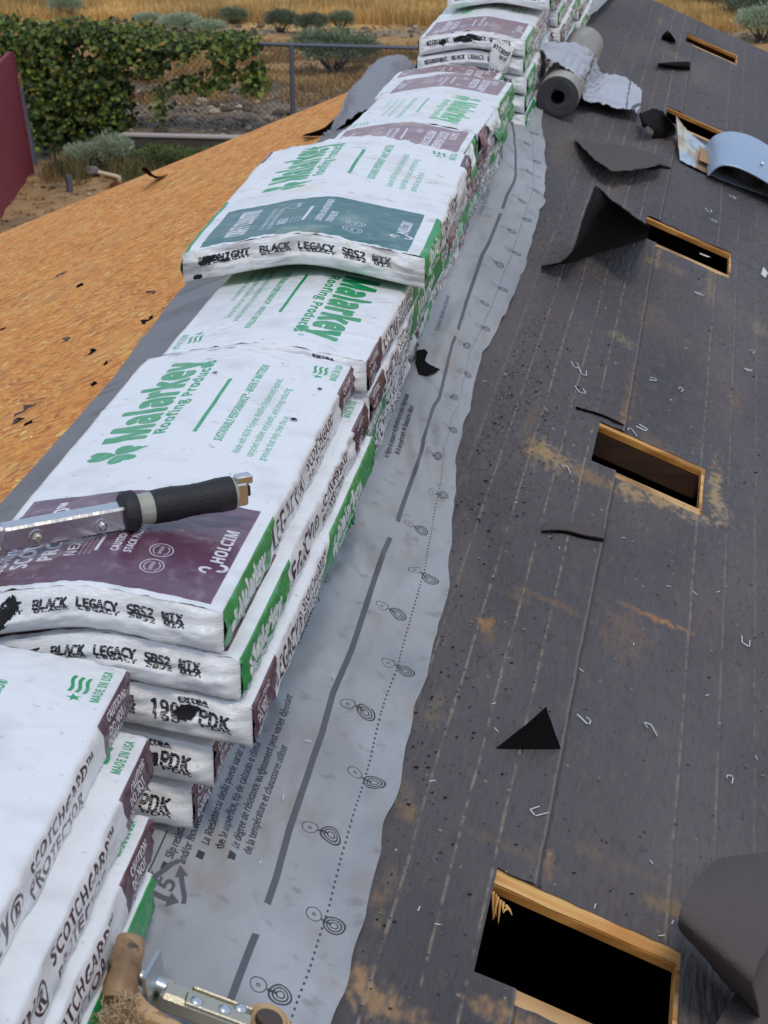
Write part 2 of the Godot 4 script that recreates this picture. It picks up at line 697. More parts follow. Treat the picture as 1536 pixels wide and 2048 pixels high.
			shamrock(img, p.call(0.415, 0.026), -R * 0.034 * k, -U * 0.034 * k, white)
			write(img, "Malarkey", p.call(0.390, 0.020), -R * 0.235 * k, -U * 0.025 * k, white, true, 0.0018 * k)
			write(img, "Roofing Products", p.call(0.375, 0.007), -R * 0.200 * k, -U * 0.007 * k, white, true, 0.5)
			write(img, "LEGACY®", p.call(0.872, 0.014), -R * 0.185 * k, -U * 0.030 * k, ink, true, 1.0)
			write(img, "SCOTCHGARD™", p.call(0.675, 0.034), -R * 0.190 * k, -U * 0.0155 * k, ink, true, 0.8)
			write(img, "PROTECTOR", p.call(0.675, 0.014), -R * 0.150 * k, -U * 0.0155 * k, ink, true, 0.8)
			write(img, "CAUTION:", p.call(0.995, 0.040), -R * 0.075 * k, -U * 0.010 * k, white, true, 0.5)
			write(img, "DO NOT", p.call(0.995, 0.024), -R * 0.060 * k, -U * 0.010 * k, white, true, 0.5)
			write(img, "DOUBLE", p.call(0.995, 0.008), -R * 0.064 * k, -U * 0.010 * k, white, true, 0.5)
	img.resize(2048, h / 2, Image.INTERPOLATE_BILINEAR)
	# wear
	soil(img, Color(0.62, 0.60, 0.58), 11, 0.012, 0.55, 0.95, 0.20)
	soil(img, Color(0.98, 0.98, 0.99), 12, 0.05, 0.60, 0.95, 0.22, Vector2(0.5, 1.0))
	soil(img, Color(0.42, 0.39, 0.37), 13, 0.05, 0.80, 0.95, 0.35)
	if kind == "faded" or kind == "teal":
		soil(img, Color(0.88, 0.83, 0.70), 14, 0.010, 0.64, 0.9, 0.38, Vector2(0.6, 1.0))
		soil(img, Color(0.52, 0.46, 0.43), 15, 0.02, 0.78, 0.95, 0.35)
	var r2 := RandomNumberGenerator.new()
	r2.seed = 5
	for q in 220:
		var s := r2.randi_range(1, 2)
		img.fill_rect(Rect2i(r2.randi_range(0, 2045), r2.randi_range(0, h / 2 - 3), s, 1), Color(0.25, 0.22, 0.21))
	return tex(img)


# the printed short ends: ink-jet lettering, doubled and broken
func end_print(words: Array, sd: int, dark: float) -> ImageTexture:
	var w := 1024
	var h := 176
	var img := Image.create(w, h, false, Image.FORMAT_RGBA8)
	img.fill(Color(0.92, 0.925, 0.925))
	var ink := Color(0.10, 0.08, 0.12)
	var r2 := RandomNumberGenerator.new()
	r2.seed = sd
	for q in words:                                     # [text, x, y, width, height]
		var y: float = q[2]
		write(img, q[0], Vector2(q[1], y), Vector2(q[3], 0), Vector2(0, -q[4]), ink, true, 3.3, "Droid Sans Mono")
		write(img, q[0], Vector2(q[1] + 7, y + q[4] * 0.42), Vector2(q[3], 0), Vector2(0, -q[4] * 0.40), ink, true, 1.6, "Droid Sans Mono")
		var yy: float = y - q[4] - 3
		while yy < y + q[4] * 0.6:                       # gaps between the rows of ink dots
			var xx: float = q[1] - 4
			while xx < q[1] + q[3] + 12:
				var l := r2.randi_range(3, 16)
				if r2.randf() < 0.42:
					img.fill_rect(Rect2i(int(xx), int(yy), l, 2), Color(0.90, 0.905, 0.91))
				xx += l + r2.randi_range(2, 8)
			yy += 7.0
	soil(img, Color(0.50, 0.49, 0.48), sd, 0.02, 0.55, 0.95, dark, Vector2(0.35, 1.6))
	soil(img, Color(0.84, 0.80, 0.70), sd + 1, 0.03, 0.66, 0.9, dark * 0.8)
	for q in 60:
		img.fill_rect(Rect2i(r2.randi_range(0, w - 3), r2.randi_range(0, h - 3), 2, 1), Color(0.2, 0.18, 0.17))
	return tex(img)


func film(t: Texture2D, rough := 0.27, sd := 3) -> StandardMaterial3D:
	var m := StandardMaterial3D.new()
	m.albedo_texture = t
	m.roughness = rough
	m.metallic_specular = 0.55
	m.texture_repeat = false
	if sd == 3 and t != null:
		if not M.has("crease"):
			var c := NoiseTexture2D.new()
			c.width = 1024
			c.height = 512
			c.as_normal_map = true
			c.bump_strength = 12.0
			c.noise = noise(36, 0.006, 4)
			c.noise.fractal_type = FastNoiseLite.FRACTAL_RIDGED
			M.crease = c
		m.normal_enabled = true
		m.normal_texture = M.crease
		m.normal_scale = 0.14
	return m


func make_materials() -> void:
	M.legacy = film(wrapper("legacy"))
	M.faded = film(wrapper("faded"), 0.38)
	M.blank = film(wrapper("blank"))
	M.teal = film(wrapper("teal"), 0.38)
	var front := [["MIDNIGHT", 75, 74, 215, 34], ["BLACK", 335, 74, 125, 34], ["LEGACY", 497, 74, 150, 34], ["SBS2", 682, 74, 92, 34], ["MIX", 808, 74, 74, 34]]
	M.front_end = film(end_print(front, 21, 0.18))
	M.front_dirty = film(end_print(front, 23, 0.75))
	M.back_end = film(end_print([["6/24", 470, 92, 130, 48], ["190", 660, 92, 100, 48], ["PDK", 838, 98, 110, 48], ["EXTRA", 760, 30, 105, 13]], 22, 0.22))
	var ec := NoiseTexture2D.new()
	ec.width = 320
	ec.height = 512
	ec.as_normal_map = true
	ec.bump_strength = 8.0
	ec.noise = noise(37, 0.022, 4)
	ec.noise.fractal_type = FastNoiseLite.FRACTAL_RIDGED
	for m in [M.front_end, M.front_dirty, M.back_end]:
		m.normal_texture = ec
		m.normal_scale = 0.5
	M.plain_film = film(null, 0.45)
	M.plain_film.albedo_color = Color(0.92, 0.92, 0.92)
	M.green_film = bump(mat(ph(8, 128, 62), 0.28), 0.03, 0.8, 8.0, 4, 4, true)
	M.mauve_film = bump(mat(ph(136, 100, 112), 0.35), 0.03, 0.8, 8.0, 5, 4, true)
	M.shingle_black = bump(mat(Color(0.016, 0.016, 0.018), 0.95), 0.2, 1.0, 6.0, 5)
	M.felt_under = bump(mat(Color(0.0125, 0.0118, 0.0120), 0.97), 0.12, 0.5, 5.0, 6)
	M.felt_under.metallic_specular = 0.12
	M.felt_mid = bump(mat(Color(0.024, 0.0215, 0.0215), 0.95), 0.1, 0.6, 4.0, 8)
	M.felt_mid.metallic_specular = 0.2
	M.felt_top = bump(mat(ph(80, 73, 75), 0.9), 0.08, 0.6, 4.0, 7)
	M.wood_fresh = wood(ph(232, 188, 130), ph(190, 126, 62), 31)
	M.wood_cut = wood(ph(204, 150, 78), ph(150, 98, 40), 32)
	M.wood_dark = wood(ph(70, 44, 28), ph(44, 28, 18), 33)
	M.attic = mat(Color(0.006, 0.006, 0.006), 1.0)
	M.wood_pale = wood(ph(206, 170, 124), ph(176, 136, 92), 34)
	M.chrome = bump(mat(Color(0.62, 0.62, 0.63), 0.22, 1.0), 0.03, 0.12, 3.0, 41)
	M.zinc = bump(mat(Color(0.60, 0.64, 0.66), 0.36, 1.0), 0.05, 0.2, 12.0, 42)
	M.brass_zinc = bump(mat(Color(0.58, 0.53, 0.40), 0.38, 1.0), 0.05, 0.25, 12.0, 43)
	M.black_tape = bump(mat(Color(0.014, 0.014, 0.016), 0.55), 0.06, 0.7, 10.0, 44)
	M.white_tape = bump(mat(ph(158, 164, 158), 0.5), 0.05, 0.5, 12.0, 45)
	M.rubber = mat(Color(0.016, 0.016, 0.017), 0.6)
	M.wire = mat(Color(0.80, 0.80, 0.80), 0.35, 0.5)
	M.galv = bump(mat(Color(0.40, 0.45, 0.50), 0.45, 0.85), 0.04, 0.3, 2.0, 46)


func wood(a: Color, b: Color, sd: int) -> StandardMaterial3D:
	var img := Image.create(256, 256, false, Image.FORMAT_RGBA8)
	img.fill(sr(a))
	soil(img, sr(b), sd, 0.05, 0.35, 0.75, 0.8, Vector2(0.12, 2.0))
	soil(img, sr(b), sd + 1, 0.02, 0.5, 0.85, 0.6)
	soil(img, sr(b.lerp(ph(60, 38, 22), 0.7)), sd + 2, 0.035, 0.62, 0.78, 0.75, Vector2(0.5, 1.0))
	var m := StandardMaterial3D.new()
	m.albedo_texture = tex(img)
	m.roughness = 0.85
	m.uv1_triplanar = true
	m.uv1_scale = Vector3(2.5, 2.5, 2.5)
	return m


# ================================================================ ground
const UPPER := -3.1
const LOWER := -3.4


func ground_y(x: float, s: float) -> float:
	var bank := smoothstep(22.62, 22.66, s) if x > -5.75 else smoothstep(22.7, 25.2, s)
	if x <= -5.75 and x > -6.4:
		bank = lerpf(smoothstep(22.62, 22.66, s), bank, (-5.75 - x) / 0.65)
	var y := lerpf(LOWER, UPPER, bank)
	y += smoothstep(36.0, 120.0, s) * 3.0
	return y


func build_ground() -> void:
	var n1 := noise(101, 0.35, 4)
	var n2 := noise(102, 2.2, 3)
	var n3 := noise(103, 9.0, 2)
	var xs := []
	for v in [-500.0, -200.0, -90.0, -50.0, -30.0, -20.0, -15.0]:
		xs.append(v)
	var x := -12.0
	while x < 3.0:
		xs.append(x)
		x += 0.07
	for v in [5.0, 9.0, 15.0, 30.0, 60.0, 120.0, 250.0, 500.0]:
		xs.append(v)
	var ss := []
	for v in [-400.0, -150.0, -60.0, -25.0, -10.0, 0.0, 8.0, 14.0]:
		ss.append(v)
	var s := 18.0
	while s < 37.0:
		ss.append(s)
		s += 0.11 if absf(s - 22.64) > 0.2 else 0.035
	for v in [40.0, 46.0, 55.0, 70.0, 100.0, 160.0, 300.0, 600.0]:
		ss.append(v)
	var gravel := ph(112, 98, 86)
	var gravel2 := ph(140, 125, 108)
	var gold := ph(200, 166, 110)
	var rust := ph(148, 114, 78)
	var yard := ph(152, 122, 88)
	var yard2 := ph(176, 146, 108)
	var dark := ph(96, 78, 60)
	var acc := Acc.new()
	acc.grid(xs.size() - 1, ss.size() - 1,
		func(i: int, j: int):
			var px: float = xs[i]
			var ps: float = ss[j]
			var near := 1.0 if absf(px) < 14.0 and ps > 17.0 and ps < 38.0 else 0.0
			return Vector3(px, ground_y(px, ps) + near * (n2.get_noise_2d(px, ps) * 0.035 + n3.get_noise_2d(px, ps) * 0.012), -ps),
		null,
		func(i: int, j: int):
			var px: float = xs[i]
			var ps: float = ss[j] + n1.get_noise_2d(px * 0.8, ss[j]) * 0.9
			var a := n2.get_noise_2d(px * 1.5, ps) * 0.5 + 0.5
			var c := yard.lerp(yard2, a)
			if ss[j] > 22.6:
				c = gravel.lerp(gravel2, a * 0.6)
				c = c.lerp(dark, smoothstep(25.2, 25.9, ps) * (1.0 - smoothstep(26.4, 27.2, ps)) * 0.7)
				c = c.lerp(rust.lerp(gold, a * 0.6), smoothstep(25.9, 27.0, ps))
				c = c.lerp(gravel2, smoothstep(29.9, 30.2, ps) * (1.0 - smoothstep(30.7, 31.1, ps)) * 0.85)
				c = c.lerp(gold, smoothstep(30.9, 31.3, ps))
			else:
				c = c.lerp(gravel, smoothstep(0.5, 0.8, n1.get_noise_2d(px * 3.0, ss[j] * 2.0) * 0.5 + 0.5) * 0.8)
			var g := 1.0 + n3.get_noise_2d(px * 2.0, ps * 2.0) * 0.35
			return Color(c.r * g, c.g * g, c.b * g))
	var gm := bump(mat(Color.WHITE, 0.97), 0.08, 1.0, 1.2, 104)
	gm.vertex_color_use_as_albedo = true
	tag(put("ground", acc.mesh(), gm), "bare dry ground with gravel and straw behind the house", "ground", "", "structure")
	# stones
	var stone := Acc.new()
	var rs := RandomNumberGenerator.new()
	rs.seed = 12
	var pts := []
	for k in 18:
		pts.append(Vector3(rs.randfn(), rs.randfn(), rs.randfn()).normalized())
	stone.grid(8, 5, func(i: int, j: int):
		var a := TAU * i / 8.0
		var b := PI * j / 5.0 - PI / 2
		var q := Vector3(cos(a) * cos(b), sin(b) * 0.62, sin(a) * cos(b))
		return q * (0.8 + 0.35 * n2.get_noise_3d(q.x * 0.6, q.y * 0.6, q.z * 0.6)))
	var spots := []
	for k in 7000:
		var px := rs.randf_range(-9.0, 1.2)
		var ps := rs.randf_range(22.7, 25.8) if k < 4300 else (rs.randf_range(19.0, 22.6) if k < 5900 else rs.randf_range(30.0, 31.2))
		var r := 0.012 * pow(rs.randf(), -0.42)
		spots.append([px, ps, minf(r, 0.085)])
	var mm := MultiMesh.new()
	mm.transform_format = MultiMesh.TRANSFORM_3D
	mm.use_colors = true
	mm.mesh = stone.mesh()
	mm.instance_count = spots.size()
	for k in spots.size():
		var q = spots[k]
		var b := Basis(Vector3.UP, rs.randf() * TAU).scaled(Vector3(q[2], q[2], q[2]) * Vector3(rs.randf_range(0.8, 1.4), 1, 1))
		mm.set_instance_transform(k, Transform3D(b, Vector3(q[0], ground_y(q[0], q[1]) + q[2] * 0.25, -q[1])))
		var v := rs.randf()
		mm.set_instance_color(k, ph(92, 84, 76).lerp(ph(196, 182, 160), v * v * v) if q[2] < 0.05 or v > 0.35 else ph(90, 82, 74))
	var mi := MultiMeshInstance3D.new()
	mi.multimesh = mm
	var sm := bump(mat(Color.WHITE, 0.95), 0.1, 0.8, 6.0, 105)
	sm.vertex_color_use_as_albedo = true
	mi.material_override = sm
	mi.name = "gravel"
	add_child(mi)
	tag(mi, "loose grey and buff stones lying on the bare bank and yard", "gravel", "", "stuff")
	# dry grass
	var tuft := Acc.new()
	for k in 16:
		var a := rs.randf() * TAU
		var lean := rs.randf_range(0.15, 0.75)
		var hgt := rs.randf_range(0.6, 1.0)
		var root := Vector3(rs.randfn() * 0.22, 0, rs.randfn() * 0.22)
		var d := Vector3(cos(a), 0, sin(a))
		var w := Vector3(-d.z, 0, d.x) * 0.026
		var mid := root + d * lean * 0.35 + Vector3.UP * hgt * 0.6
		var tip := root + d * lean + Vector3.UP * hgt
		tuft.face(root - w, root + w, mid + w * 0.7, mid - w * 0.7)
		tuft.face3(mid - w * 0.7, mid + w * 0.7, tip)
	var gt := []
	for k in 26000:
		var px := rs.randf_range(-11.5, 2.2)
		var ps := 0.0
		var kind := 0
		var u := rs.randf()
		if u < 0.40:
			ps = rs.randf_range(31.2, 34.8)
		elif u < 0.72:
			ps = rs.randf_range(26.0, 29.3)
			kind = 1
		elif u < 0.80:
			ps = rs.randf_range(24.6, 26.3)
			kind = 1
		elif u < 0.90:
			ps = rs.randf_range(19.2, 22.6)
			kind = 2
		else:
			ps = 22.58 - absf(rs.randfn()) * 0.38
			px = rs.randf_range(-6.3, -3.4)
			kind = 3
			if n1.get_noise_2d(px * 3.5, ps * 3.0) < -0.05:
				continue
		if kind == 1 and n1.get_noise_2d(px * 2.0, ps * 2.0) < 0.02:
			continue
		gt.append([px, ps, kind])
	var gmm := MultiMesh.new()
	gmm.transform_format = MultiMesh.TRANSFORM_3D
	gmm.use_colors = true
	gmm.mesh = tuft.mesh()
	gmm.instance_count = gt.size()
	for k in gt.size():
		var q = gt[k]
		var hgt: float = [0.22, 0.12, 0.05, 0.20][q[2]] * rs.randf_range(0.5, 1.35) * (1.0 + 0.7 * n1.get_noise_2d(q[0] * 1.1 + 30.0, q[1] * 1.6))
		var wd: float = [0.20, 0.16, 0.10, 0.16][q[2]]
		gmm.set_instance_transform(k, Transform3D(Basis(Vector3.UP, rs.randf() * TAU).scaled(Vector3(wd, hgt, wd)), Vector3(q[0], ground_y(q[0], q[1]) - 0.01, -q[1])))
		var c: Color = [ph(224, 188, 126), ph(170, 134, 86), ph(156, 128, 92), ph(116, 122, 84)][q[2]]
		if q[2] == 3 and rs.randf() < 0.35:
			c = ph(176, 146, 104)
		c = c.lerp(ph(236, 206, 150), rs.randf() * 0.35) if q[2] < 2 else c
		var g := rs.randf_range(0.7, 1.15) * (0.85 + 0.5 * n1.get_noise_2d(q[0] * 1.4, q[1] * 2.2))
		gmm.set_instance_color(k, Color(c.r * g, c.g * g, c.b * g))
	var gi := MultiMeshInstance3D.new()
	gi.multimesh = gmm
	var grm := mat(Color.WHITE, 0.9)
	grm.vertex_color_use_as_albedo = true
	grm.backlight_enabled = true
	grm.backlight = Color(0.25, 0.22, 0.15)
	gi.material_override = grm
	gi.name = "dry_grass"
	add_child(gi)
	tag(gi, "golden dry grass over the field beyond the fence", "grass", "", "stuff")


# ================================================================ house
const S0 := -1.2         # near gable
const RAKE_L := 10.03
const RAKE_R := 10.88
const EAVE := 3.6
var holes := [           # felt openings: s near, s far, t0, t1; deck: s far
	[2.312, 2.564, 0.490, 0.757, 2.530], [4.246, 4.507, 0.497, 0.742, 4.488], [6.246, 6.520, 0.505, 0.780, 6.502], [8.096, 8.374, 0.495, 0.743, 8.356], [10.095, 10.358, 0.511, 0.763, 10.338]]


func build_house() -> void:
	var hs := thing("house", "low house with a half stripped gable roof, orange boards left and black felt right", "house")
	# walls, floor of the attic: keep the openings dark
	var wallm := mat(ph(170, 160, 148), 0.9)
	var ex := EAVE * cp - 0.35
	var ey := -EAVE * sp - 0.02
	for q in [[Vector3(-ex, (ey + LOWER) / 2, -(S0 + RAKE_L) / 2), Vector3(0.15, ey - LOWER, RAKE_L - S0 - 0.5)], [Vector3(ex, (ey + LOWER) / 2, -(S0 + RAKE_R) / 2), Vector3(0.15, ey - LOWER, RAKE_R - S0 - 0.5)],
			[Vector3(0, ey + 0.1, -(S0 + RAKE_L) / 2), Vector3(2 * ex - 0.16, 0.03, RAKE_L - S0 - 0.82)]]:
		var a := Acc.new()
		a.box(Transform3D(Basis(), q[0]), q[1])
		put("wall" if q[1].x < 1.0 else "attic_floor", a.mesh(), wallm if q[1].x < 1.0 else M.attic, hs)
	for sg in [S0 + 0.3, RAKE_L - 0.3]:
		var a := Acc.new()
		var z := -sg as float
		for th in [0.08, -0.08]:
			var top := Vector3(0, -0.05, z + th)
			var l := Vector3(-ex - 0.07, -(ex + 0.07) * tan(PITCH) - 0.05, z + th)
			var r := Vector3(ex + 0.07, l.y, z + th)
			var i := a.vert(l)
			a.vert(top)
			a.vert(r)
			a.vert(Vector3(r.x, LOWER, r.z))
			a.vert(Vector3(l.x, LOWER, l.z))
			a.tri(i, i + 1, i + 2)
			a.quad(i, i + 2, i + 3, i + 4)
		put("gable_wall", a.mesh(true), wallm, hs)
	# left deck: strand boards
	var img := Image.create(1024, 1024, false, Image.FORMAT_RGBA8)
	img.fill(sr(ph(208, 136, 60)))
	var r2 := RandomNumberGenerator.new()
	r2.seed = 44
	for k in 9000:
		var c := Vector2(r2.randf() * 1100 - 40, r2.randf() * 1100 - 40)
		var a := PI / 2 + 0.25 + r2.randfn() * 0.75
		var l := r2.randf_range(18, 52)
		var w := r2.randf_range(6, 18)
		var d := Vector2(cos(a), sin(a)) * l / 2
		var e := Vector2(-sin(a), cos(a)) * w / 2
		var tone := r2.randf()
		var col := ph(232, 160, 78).lerp(ph(184, 108, 40), tone)
		if r2.randf() < 0.10:
			col = ph(150, 88, 38)
		if r2.randf() < 0.05:
			col = ph(246, 200, 128)
		var cc := sr(col)
		fill_tri(img, c - d - e, c + d - e * 0.6, c - d + e, cc)
		fill_tri(img, c - d + e, c + d - e * 0.6, c + d + e * 0.8, cc)
	for k in 240:
		var c := Vector2(r2.randf() * 1024, r2.randf() * 1024)
		var l := r2.randf_range(2, 9)
		img.fill_rect(Rect2i(int(c.x), int(c.y), int(l), 2), Color(0.22, 0.14, 0.08))
	soil(img, sr(ph(228, 150, 60)), 45, 0.008, 0.40, 0.8, 0.30)
	soil(img, sr(ph(206, 160, 104)), 48, 0.006, 0.5, 0.85, 0.3)
	soil(img, sr(ph(120, 80, 48)), 46, 0.03, 0.70, 0.95, 0.35, Vector2(0.4, 1.0))
	var osb := film(tex(img), 0.82)
	osb.texture_repeat = true
	var fine := NoiseTexture2D.new()
	fine.width = 512
	fine.height = 512
	fine.seamless = true
	fine.as_normal_map = true
	fine.bump_strength = 5.0
	fine.noise = noise(47, 0.04, 4)
	osb.normal_enabled = true
	osb.normal_texture = fine
	osb.normal_scale = 0.5
	osb.heightmap_enabled = false
	var rows := [0.0, 1.217, 2.437, EAVE]
	var off := [0.6, -0.62, 0.6]
	for q in 3:
		var s: float = S0 + off[q]
		if off[q] > 0:
			s = S0 - 2.44 + off[q]
		while s < RAKE_L:
			var a0 := maxf(s, S0)
			var a1 := minf(s + 2.437, RAKE_L)
			if a1 - a0 > 0.05:
				var t0: float = rows[q] + 0.003
				var t1: float = rows[q + 1]
				var a := Acc.new()
				var o := Vector2(r2.randf(), r2.randf())
				a.grid(12, 6, func(i: int, j: int):
					return lp(lerpf(a0, a1, i / 12.0), lerpf(t0, t1, j / 6.0), 0.0),
					func(i: int, j: int): return o + Vector2(lerpf(a0, a1, i / 12.0), lerpf(t0, t1, j / 6.0)) / 1.1)
				for e in [[a0, t0, a1, t0], [a1, t0, a1, t1], [a1, t1, a0, t1], [a0, t1, a0, t0]]:
					a.face(lp(e[0], e[1]), lp(e[0], e[1], -0.0119), lp(e[2], e[3], -0.0119), lp(e[2], e[3]))
				a.face(lp(a0, t0, -0.012), lp(a0, t1, -0.012), lp(a1, t1, -0.012), lp(a1, t0, -0.012))
				put("strand_board", a.mesh(), osb, hs)
			s += 2.44
	# right deck round the openings: boards as slabs
	var slabs := [[S0, RAKE_R, 0.0, 0.487], [S0, RAKE_R, 0.79, EAVE]]
	var last := S0
	for h in holes:
		slabs.append([last, h[0] + 0.004, 0.487, 0.79])
		last = h[4]
		slabs.append([h[0] + 0.004, h[4], h[3] - 0.006, 0.79])
		if h[2] + 0.004 > 0.4875:
			slabs.append([h[0] + 0.004, h[4], 0.487, h[2] - 0.001])
	slabs.append([last, RAKE_R, 0.487, 0.79])
	var turn := Basis(Vector3(cp, -sp, 0), Vector3(sp, cp, 0), Vector3(0, 0, 1))
	for q in slabs:
		var a := Acc.new()
		var c := rp((q[0] + q[1]) / 2, (q[2] + q[3]) / 2, -0.0065)
		a.box(Transform3D(turn, c), Vector3(q[3] - q[2], 0.013, q[1] - q[0]), 0.0012)
		put("deck_board", a.mesh(true), M.wood_cut, hs)
	# bright fresh strip on the far lip of each opening, rafters below
	var nl := noise(35, 1.0, 3)
	for h in holes:
		var rf := Acc.new()
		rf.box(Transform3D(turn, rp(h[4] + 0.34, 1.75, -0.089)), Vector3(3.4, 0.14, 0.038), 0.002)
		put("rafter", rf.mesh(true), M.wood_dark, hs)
		if h[0] > 4.0 and h[0] < 5.0:                   # a short brown block behind the second opening
			var bl := Acc.new()
			bl.box(Transform3D(turn, rp(h[4] + 0.010, 0.62, -0.040)), Vector3(0.26, 0.052, 0.018), 0.002)
			put("block", bl.mesh(true), M.wood_dark, hs)
		var lipa := Acc.new()
		lipa.grid(10, 2, func(i: int, j: int):
			return rp(lerpf(h[4] + 0.001 + 0.004 * nl.get_noise_1d(i * 31.0 + h[0] * 50.0), h[1] + 0.008, j / 2.0), lerpf(h[2] - 0.004, h[3] + 0.006, i / 10.0), 0.0012 + 0.0004 * sin(i * 2.1 + j)))
		put("fresh_wood_edge", lipa.mesh(), M.wood_fresh, hs)
		var nearl := Acc.new()
		nearl.grid(12, 2, func(i: int, j: int):
			return rp(lerpf(h[0] - 0.036, h[0] + 0.0035, j / 2.0), lerpf(0.546, h[3] - 0.004, i / 12.0), 0.0010 + 0.0003 * j))
		put("bare_wood_lip", nearl.mesh(), M.wood_pale, hs)
		var side := Acc.new()
		side.grid(2, 10, func(i: int, j: int):
			return rp(lerpf(h[0], h[1], j / 10.0), h[3] - 0.006 + i * (0.007 + 0.009 * nl.get_noise_1d(j * 23.0 + h[0] * 90.0)), 0.0012))
		put("fresh_wood_edge", side.mesh(), M.wood_fresh, hs)
	# splinters at the corner of the near opening
	var sa := Acc.new()
	for k in 7:
		var b := rp(2.52 - 0.004 * k, 0.494 + 0.004 * k, -0.004)
		var d := Vector3(r2.randf_range(-0.006, 0.012), r2.randf_range(-0.03, 0.006), r2.randf_range(0.008, 0.022))
		sa.tube([b, b + d * 0.6, b + d + Vector3(0, -0.004, 0)], [0.0022, 0.0016, 0.0003], 5)
	put("splinter", sa.mesh(), M.wood_fresh, hs.get_node("deck_board"))
	build_felt(hs)


var felt_stains := [    # [where (s, t), half length along s, half width along t, colour, alpha]
	[Vector2(4.170, 0.3878), 0.1, 0.03, ph(168, 136, 92), 0.95],
	[Vector2(4.157, 0.4271), 0.09, 0.04, ph(176, 144, 100), 0.9],
	[Vector2(4.193, 0.3690), 0.06, 0.02, ph(150, 112, 66), 0.9],
	[Vector2(4.156, 0.4923), 0.06, 0.055, ph(140, 112, 80), 0.8],
	[Vector2(4.149, 0.5254), 0.05, 0.05, ph(120, 84, 58), 0.6],
	[Vector2(4.175, 0.5889), 0.06, 0.05, ph(188, 156, 108), 0.95],
	[Vector2(4.194, 0.6534), 0.05, 0.05, ph(188, 152, 104), 0.95],
	[Vector2(4.197, 0.7299), 0.05, 0.05, ph(190, 166, 130), 0.8],
	[Vector2(4.394, 0.7697), 0.2, 0.022, ph(196, 164, 112), 0.9],
	[Vector2(4.274, 0.7833), 0.08, 0.03, ph(170, 150, 122), 0.7],
	[Vector2(4.744, 0.5493), 0.25, 0.02, ph(142, 96, 58), 0.6],
	[Vector2(4.577, 0.5475), 0.07, 0.014, ph(150, 96, 52), 0.8],
	[Vector2(4.493, 0.6283), 0.1, 0.05, ph(132, 100, 72), 0.55],
	[Vector2(6.016, 0.5408), 0.05, 0.03, ph(160, 124, 80), 0.7],
	[Vector2(6.054, 0.6149), 0.06, 0.05, ph(138, 112, 84), 0.6],
	[Vector2(6.055, 0.7182), 0.25, 0.012, ph(150, 116, 78), 0.7],
	[Vector2(6.125, 0.5600), 0.1, 0.012, ph(160, 124, 80), 0.8],
	[Vector2(3.477, 0.6208), 0.12, 0.055, ph(118, 84, 62), 0.6],
	[Vector2(3.610, 0.6895), 0.022, 0.05, ph(186, 124, 62), 0.95],
	[Vector2(3.607, 0.6320), 0.02, 0.05, ph(150, 96, 54), 0.7],
	[Vector2(3.281, 0.3831), 0.03, 0.018, ph(178, 118, 62), 0.95],
	[Vector2(3.254, 0.3927), 0.05, 0.012, ph(130, 88, 56), 0.6],
	[Vector2(3.470, 0.4819), 0.018, 0.1, ph(108, 76, 54), 0.75],
	[Vector2(3.432, 0.4211), 0.02, 0.05, ph(100, 74, 54), 0.6],
	[Vector2(2.600, 0.3521), 0.03, 0.02, ph(140, 102, 62), 0.8],
	[Vector2(2.396, 0.3592), 0.1, 0.01, ph(130, 104, 72), 0.55],
	[Vector2(2.373, 0.3462), 0.03, 0.012, ph(140, 100, 66), 0.7],
	[Vector2(2.184, 0.3606), 0.05, 0.022, ph(176, 134, 88), 0.95],
	[Vector2(2.164, 0.3832), 0.04, 0.04, ph(172, 132, 88), 0.95],
	[Vector2(2.163, 0.4180), 0.03, 0.06, ph(150, 112, 74), 0.85],
	[Vector2(2.252, 0.5464), 0.03, 0.06, ph(176, 128, 78), 0.9],
	[Vector2(2.643, 0.5573), 0.06, 0.01, ph(140, 98, 62), 0.85],
	[Vector2(2.627, 0.4963), 0.02, 0.09, ph(106, 82, 62), 0.5],
	[Vector2(2.713, 0.6676), 0.02, 0.16, ph(100, 82, 66), 0.45],
	[Vector2(2.654, 0.7379), 0.03, 0.05, ph(150, 116, 76), 0.7],
	[Vector2(2.936, 0.3475), 0.08, 0.02, ph(120, 108, 84), 0.55],
	[Vector2(2.648, 0.3383), 0.05, 0.02, ph(112, 104, 84), 0.5],
	[Vector2(10.334, 0.3757), 0.15, 0.02, ph(146, 112, 80), 0.6],
	[Vector2(9.599, 0.4672), 0.1, 0.09, ph(130, 102, 76), 0.5],
	[Vector2(7.905, 0.4467), 0.25, 0.05, ph(120, 104, 86), 0.5],
	[Vector2(7.750, 0.5498), 0.15, 0.05, ph(130, 106, 84), 0.5],
	[Vector2(6.818, 0.3822), 0.22, 0.05, ph(138, 122, 104), 0.55],
	[Vector2(6.676, 0.3667), 0.05, 0.012, ph(180, 158, 124), 0.8],
	[Vector2(5.454, 0.5688), 0.2, 0.05, ph(112, 90, 74), 0.5],
	[Vector2(5.184, 0.4832), 0.05, 0.03, ph(140, 128, 96), 0.6],
	[Vector2(5.157, 0.5245), 0.06, 0.03, ph(146, 134, 104), 0.6],
	[Vector2(5.098, 0.8076), 0.12, 0.04, ph(118, 88, 68), 0.5],
	[Vector2(5.821, 0.8730), 0.1, 0.03, ph(150, 138, 112), 0.5],
	[Vector2(6.926, 0.2032), 0.5, 0.06, ph(118, 104, 92), 0.4],
	[Vector2(4.337, 0.3539), 0.3, 0.015, ph(116, 90, 66), 0.5],
]


